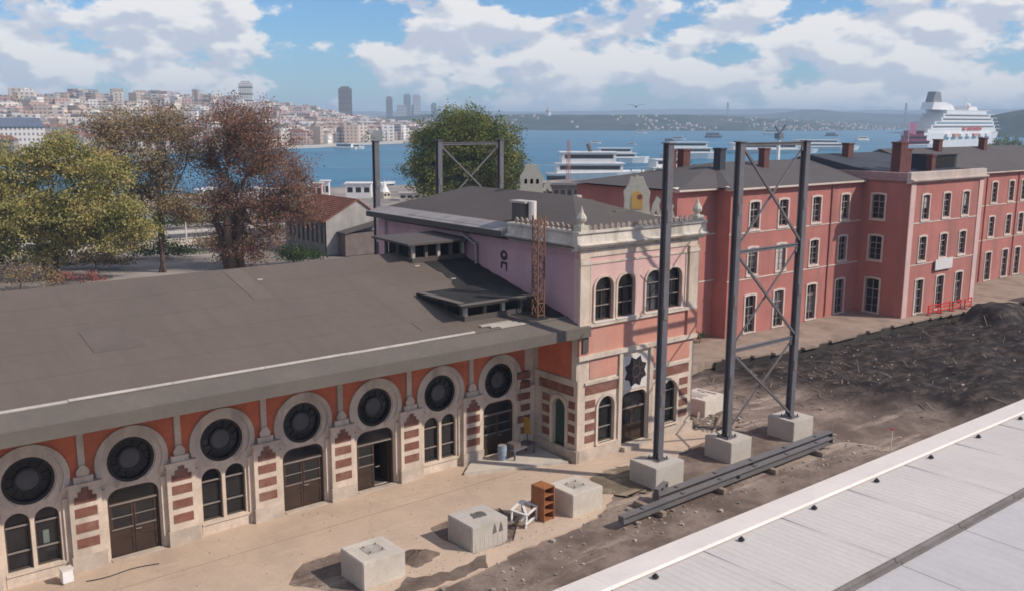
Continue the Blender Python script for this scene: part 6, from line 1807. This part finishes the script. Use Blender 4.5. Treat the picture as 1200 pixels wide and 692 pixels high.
# ================================================================ THE CITY ACROSS THE WATER
HOUSE_COLS = [((0.68, 0.58, 0.49), 'cream'), ((0.74, 0.69, 0.64), 'white'), ((0.58, 0.45, 0.37), 'sandy'), ((0.52, 0.49, 0.47), 'grey'), ((0.56, 0.39, 0.33), 'salmon'), ((0.38, 0.30, 0.26), 'brown')]
def house_mat(col, nm):
    """plaster with rows of window-sized dark marks too small to tell apart at this distance"""
    m = bpy.data.materials.new('house_' + nm)
    m.use_nodes = True
    N, L = m.node_tree.nodes, m.node_tree.links
    bs = N['Principled BSDF']
    bs.inputs['Roughness'].default_value = 0.85
    tcn = N.new('ShaderNodeTexCoord')
    sp = N.new('ShaderNodeSeparateXYZ'); L.new(tcn.outputs['Object'], sp.inputs[0])
    def ma(op, a, b):
        n = N.new('ShaderNodeMath'); n.operation = op
        for i, v in enumerate((a, b)):
            if isinstance(v, (int, float)): n.inputs[i].default_value = v
            else: L.new(v, n.inputs[i])
        return n.outputs[0]
    u = ma('FRACT', ma('MULTIPLY', ma('ADD', sp.outputs['X'], ma('MULTIPLY', sp.outputs['Y'], 1.0)), 0.42), 0)
    v = ma('FRACT', ma('MULTIPLY', sp.outputs['Z'], 0.33), 0)
    win = ma('MULTIPLY', ma('MULTIPLY', ma('GREATER_THAN', u, 0.55), ma('GREATER_THAN', v, 0.35)), ma('LESS_THAN', v, 0.82))
    oi = N.new('ShaderNodeObjectInfo')
    mr = N.new('ShaderNodeMapRange'); mr.inputs['To Min'].default_value = 0.72; mr.inputs['To Max'].default_value = 1.2
    L.new(oi.outputs['Random'], mr.inputs['Value'])
    vm = N.new('ShaderNodeVectorMath'); vm.operation = 'SCALE'; vm.inputs[0].default_value = col
    L.new(mr.outputs[0], vm.inputs['Scale'])
    mx = N.new('ShaderNodeMix'); mx.data_type = 'RGBA'
    L.new(ma('MULTIPLY', win, 0.8), mx.inputs['Factor'])
    L.new(vm.outputs[0], mx.inputs['A']); mx.inputs['B'].default_value = (0.06, 0.06, 0.07, 1)
    L.new(mx.outputs['Result'], bs.inputs['Base Color'])
    return m
HM = [house_mat(c_, n_) for c_, n_ in HOUSE_COLS]
FTILE = mat('far_tiles', (0.22, 0.095, 0.065), 0.9, 0.2, 0.05, 0.5, 0)
FFLAT = mat('far_flat_roof', (0.30, 0.27, 0.25), 0.9, 0.2, 0.05, 0.5, 0)
def house_parts(w, d, h, hip):
    body = MB().box(-w / 2, w / 2, -d / 2, d / 2, -6, h)
    rf = MB()
    if hip:
        rf.add([(-w / 2 - 0.4, -d / 2 - 0.4, h), (w / 2 + 0.4, -d / 2 - 0.4, h), (w / 2 + 0.4, d / 2 + 0.4, h), (-w / 2 - 0.4, d / 2 + 0.4, h), (-w * 0.15, 0, h + 2.2), (w * 0.15, 0, h + 2.2)],
               [(0, 1, 5, 4), (1, 2, 5), (2, 3, 4, 5), (3, 0, 4)])
    else:
        rf.box(-w / 2 - 0.1, w / 2 + 0.1, -d / 2 - 0.1, d / 2 + 0.1, h, h + 0.5).box(-1.6, 1.4, -1.5, 1.5, h + 0.5, h + 2.4)
    return body, rf
kinds = []
rnd = random.Random(77)
for v in range(30):
    ci = v % 6
    hip = (v // 6) % 2 == 0
    w, d, h = rnd.uniform(6, 12), rnd.uniform(6, 11), rnd.uniform(5, 12)
    b, r_ = house_parts(w, d, h, hip)
    kinds.append((b.mesh('wall', HM[ci]), r_.mesh('roof', FTILE if hip else FFLAT), HOUSE_COLS[ci][1], hip, w, h))
spots = []
rng2 = np.random.default_rng(5)
while len(spots) < 2600:
    X = rng2.uniform(-60, 900)
    Yv = galata_y(X) + abs(rng2.normal(0, 1)) * 230 + 12
    z = float(galata_z(X, Yv))
    d = Vector((X - CAM.x, Yv - CAM.y))
    az = math.degrees(math.atan2(d.x, d.y))
    if not (7 < az < 36.5): continue
    if vnoise(X * 0.012, Yv * 0.012, 3) > 0.80: continue                          # parks between the houses
    spots.append((X, Yv, z, d.length))
spots.sort(key=lambda s: s[3])
keep, rest = [], []
cell = {}
for s in spots:
    k = (int(s[0] // 8), int(s[1] // 8))
    if k in cell: continue
    cell[k] = 1
    (keep if len(keep) < 296 else rest).append(s)
rnd = random.Random(5)
labels = {True: '{} house with a red tiled roof on the hillside across the water', False: '{} flat-roofed apartment block on the hillside across the water'}
for X, Yv, z, dist in keep:
    wm, rm, nm, hip, w, h = kinds[rnd.randrange(len(kinds))]
    t = thing('hillside_house', labels[hip].format(nm), 'house', (X, Yv, z - 0.5), rnd.uniform(-0.9, -0.2), '{} {} on the far hillside'.format(nm, 'tiled houses' if hip else 'flat-roofed blocks'))
    link('wall', wm, t); link('roof', rm, t)
    t.scale.z = rnd.uniform(0.8, 1.15)
groups = {}
for X, Yv, z, dist in rest:
    b = groups.setdefault(rnd.randrange(6), MB())
    w, d, h, a = rnd.uniform(8, 16), rnd.uniform(8, 14), rnd.uniform(7, 16), rnd.uniform(-0.9, -0.2)
    n0 = len(b.v)
    b.box(-w / 2, w / 2, -d / 2, d / 2, -6, h)
    for k in range(n0, len(b.v)):
        p = b.v[k]
        b.v[k] = (X + p[0] * math.cos(a) - p[1] * math.sin(a), Yv + p[0] * math.sin(a) + p[1] * math.cos(a), z + p[2])
for k, b in groups.items():
    tag(b.build('far_town', HM[k], None, recalc=False), '{} house fronts massed farther up the hillside'.format(HOUSE_COLS[k][1]), 'town', kind='stuff')
# tree tufts between the houses
tp = []
for X, Yv, z, dist in spots[::5]:
    n = 26
    c_ = np.array([X + rng2.uniform(-12, 12), Yv - 9, z + 4.0])
    tp.append(c_ + rng2.normal(size=(n, 3)) * np.array([3.2, 3.2, 2.4]))
tag(link('far_trees', leaf_mesh('far_trees', np.concatenate(tp), 2.6, DEEP, rng2)), 'dark trees scattered between the hillside houses', 'trees', kind='stuff')
# waterfront: long low warehouses and quay
wf = [(300, 646, 60, 'long pale warehouse on the far waterfront left of the back column'), (372, 700, 78, 'long red-brown warehouse on the far waterfront behind the back column'), (450, 752, 70, 'long dark-roofed warehouse on the far waterfront right of the back column'), (520, 812, 60, 'pale warehouse on the far waterfront beside the green tree')]
for k, (x, y, L_, lab) in enumerate(wf):
    t = thing('waterfront_warehouse', lab, 'warehouse', (x, y, -1.8), math.atan2(0.72, 0.7) + (-0.1 if k else 0.25), 'far waterfront warehouses')
    MB().box(-L_ / 2, L_ / 2, -9, 9, -3, 7.5).build('wall', (HM[0], HM[5], HM[5], HM[1])[k], t)
    MB().prism([(-10, 7.5), (0, 10.5), (10, 7.5)], -L_ / 2 - 1, L_ / 2 + 1, 'x').build('roof', (FFLAT, FTILE, FFLAT, FTILE)[k], t)
wh = thing('white_terminal', 'white boxy terminal building at the far quay left of the warehouses', 'building', (330, 672, -1.5), 0.75)
MB().box(-12, 12, -7, 7, -3, 14).build('wall', HM[1], wh)
MB().box(-12.5, 12.5, -7.5, 7.5, 14, 14.6).build('roof', FFLAT, wh)
tag(MB().prism([(120, 515), (281, 612), (334, 622), (400, 672), (464, 702), (620, 862), (640, 890), (464, 730), (281, 640), (120, 540)], -3.4, -1.75, 'z').build('far_quay', CONC), kind='structure')
bl = thing('blue_roofed_hall', 'big slate-blue roofed hall above the trees at the left edge', 'building', (96, 560, -1.0), 0.15)
MB().box(-32, 32, -14, 14, -3, 15).build('wall', HM[3], bl)
MB().prism([(-15, 15), (0, 20), (15, 15)], -33, 33, 'x').build('roof', mat('slate_blue', (0.10, 0.12, 0.17), 0.7, 0.1, 0.05, 1, 0), bl)
# tall blocks on the skyline
SKY = [('pale tower block standing up behind the rust-red tree crown', 545, 1222, 18, 16, 66, HM[3]), ('broad dark glass tower block above the hillside', 752, 1317, 21, 18, 66, STEEL2), ('left one of the pair of slim grey towers', 1663, 2549, 21, 21, 93, STEEL2),
       ('right one of the pair of slim grey towers', 1690, 2535, 22, 22, 93, METAL_W2), ('short dark tower left of the slim pair', 1401, 2233, 17, 17, 76, STEEL2), ('small tower right of the slim pair', 1726, 2492, 16, 16, 66, STEEL2),
       ('distant thin block right of the slim pair near the green tree', 1700, 2560, 22, 20, 62, STEEL2), ('low wide block beside the short dark tower', 1430, 2215, 26, 18, 54, METAL_W2)]
for lab, x, y, w, d, zt, m in SKY:
    t = thing('tower_block', lab, 'tower', (x, y, 0), -0.5, 'towers on the skyline')
    MB().box(-w / 2, w / 2, -d / 2, d / 2, 0, zt).build('shaft', m, t)
    MB().box(-w / 3, w / 3, -d / 3, d / 3, zt, zt + 3).build('roof_plant', m, t)
    for k in range(int(zt / 9)):
        MB().box(-w / 2 - 0.3, w / 2 + 0.3, -d / 2 - 0.3, d / 2 + 0.3, 6 + k * 9, 7.2 + k * 9).build('floor_band', GLASS2, t)
# bridge pylons and hill mast
for lab, x, y, h in (('thin grey bridge pylon on the distant shore above the braced frame', 3680, 2875, 106), ('thin bridge pylon on the distant shore left of the cruise ship', 3180, 1705, 84)):
    t = thing('bridge_pylon', lab, 'bridge pylon', (x, y, -3), 0.4, 'distant bridge pylons')
    for s in (-9, 9):
        MB().bar((s, 0, 0), (s * 0.85, 0, h), 5.0).build('leg', STEEL2, t)
    for z in (0.35, 0.68, 0.98):
        MB().box(-9, 9, -2, 2, h * z - 3, h * z).build('crossbeam', STEEL2, t)
# settlement on the Asian shore
ab = MB(); ab2 = MB()
rnd = random.Random(9)
V_ = o_rows['asian_shore_hill']
for k in range(330):
    j = min(11, max(1, int(abs(rnd.gauss(0, 3.6))) + 1))
    i = rnd.randrange(30, 190)
    x, y, z = V_[j][i] if V_[0][110][1] < V_[-1][110][1] else V_[len(V_) - 1 - j][i]
    x += rnd.uniform(-14, 14); y += rnd.uniform(-14, 14)
    w, h = rnd.uniform(4, 8), rnd.uniform(2, 4.5)
    (ab if rnd.random() < 0.4 else ab2).box(x - w / 2, x + w / 2, y - w / 2, y + w / 2, z - 6, max(z, -3) + h)
tag(ab.build('shore_settlement', HM[3], None, recalc=False), 'pale specks of houses along the distant green shore', 'town', kind='stuff')
tag(ab2.build('shore_settlement', HM[5], None, recalc=False), 'brownish specks of houses along the distant green shore', 'town', kind='stuff')
x, y = 2073, 1688
for k in range(3):
    t = thing('shore_building', ('long white waterfront building on the distant shore, left one', 'long white waterfront building on the distant shore, middle one', 'long white waterfront building on the distant shore, right one')[k], 'building', (x + 62 * k * 0.78, y - 62 * k * 0.63, -3), -0.68, 'white buildings on the distant shore')
    MB().box(-24, 24, -8, 8, 0, 11).build('wall', WHITE, t)
    MB().box(-25, 25, -9, 9, 11, 12).build('roof', FTILE, t)
x, y = 1534, 1720
t = thing('white_tower', 'white tower on the distant shore right of the green tree', 'tower', (x, y, 0), 0)
MB().tube((0, 0, 0), (0, 0, 38), 7, 6, 10).build('shaft', WHITE, t)
MB().lathe(0, 0, [(7, 38), (7, 40), (3, 44), (0.3, 50)], 10).build('roof', FLASH, t)

# a gull in the air
gl = thing('seagull', 'dark seagull gliding in the sky above the far shore', 'bird', (81.3, 43.1, 21.2), 0.6)
bm = MB().lathe(0, 0, [(0.02, -0.45), (0.10, -0.25), (0.13, 0.0), (0.10, 0.2), (0.07, 0.33), (0.02, 0.42)], 8)
bm.v = [(z, x, y) for x, y, z in bm.v]
for s in (-1, 1):
    bm.add([(0.16, s * 0.06, 0.05), (-0.16, s * 0.06, 0.04), (-0.10, s * 0.62, 0.26), (0.14, s * 0.58, 0.28), (-0.22, s * 1.15, 0.16), (-0.10, s * 1.12, 0.19),
            (0.16, s * 0.06, 0.02), (-0.16, s * 0.06, 0.01), (-0.10, s * 0.62, 0.24), (0.14, s * 0.58, 0.25), (-0.22, s * 1.15, 0.15), (-0.10, s * 1.12, 0.17)],
           [(0, 1, 2, 3), (3, 2, 4, 5), (6, 9, 8, 7), (9, 11, 10, 8), (0, 3, 9, 6), (3, 5, 11, 9), (1, 7, 8, 2), (2, 8, 10, 4), (5, 4, 10, 11)])
bm.add([(-0.40, 0.04, 0.0), (-0.40, -0.04, 0.0), (-0.68, -0.14, 0.02), (-0.68, 0.14, 0.02)], [(0, 1, 2, 3)])
bm.build('body', mat('gull_grey', (0.16, 0.14, 0.13), 0.8), gl)

# ================================================================ HAZE
hz = MB().box(-3500, 8600, -3400, 9000, -9, 132).build('haze', None or bpy.data.materials.new('haze_air'))
hm = bpy.data.materials['haze_air']
hm.use_nodes = True
hN, hL = hm.node_tree.nodes, hm.node_tree.links
hN.clear()
ho = hN.new('ShaderNodeOutputMaterial')
hv = hN.new('ShaderNodeVolumePrincipled')
hv.inputs['Color'].default_value = (0.62, 0.80, 1.0, 1)
hv.inputs['Density'].default_value = 0.00026
hv.inputs['Anisotropy'].default_value = 0.0
hL.new(hv.outputs[0], ho.inputs['Volume'])
tag(hz, 'thin bluish haze over the water and the far hills', 'haze', kind='stuff')
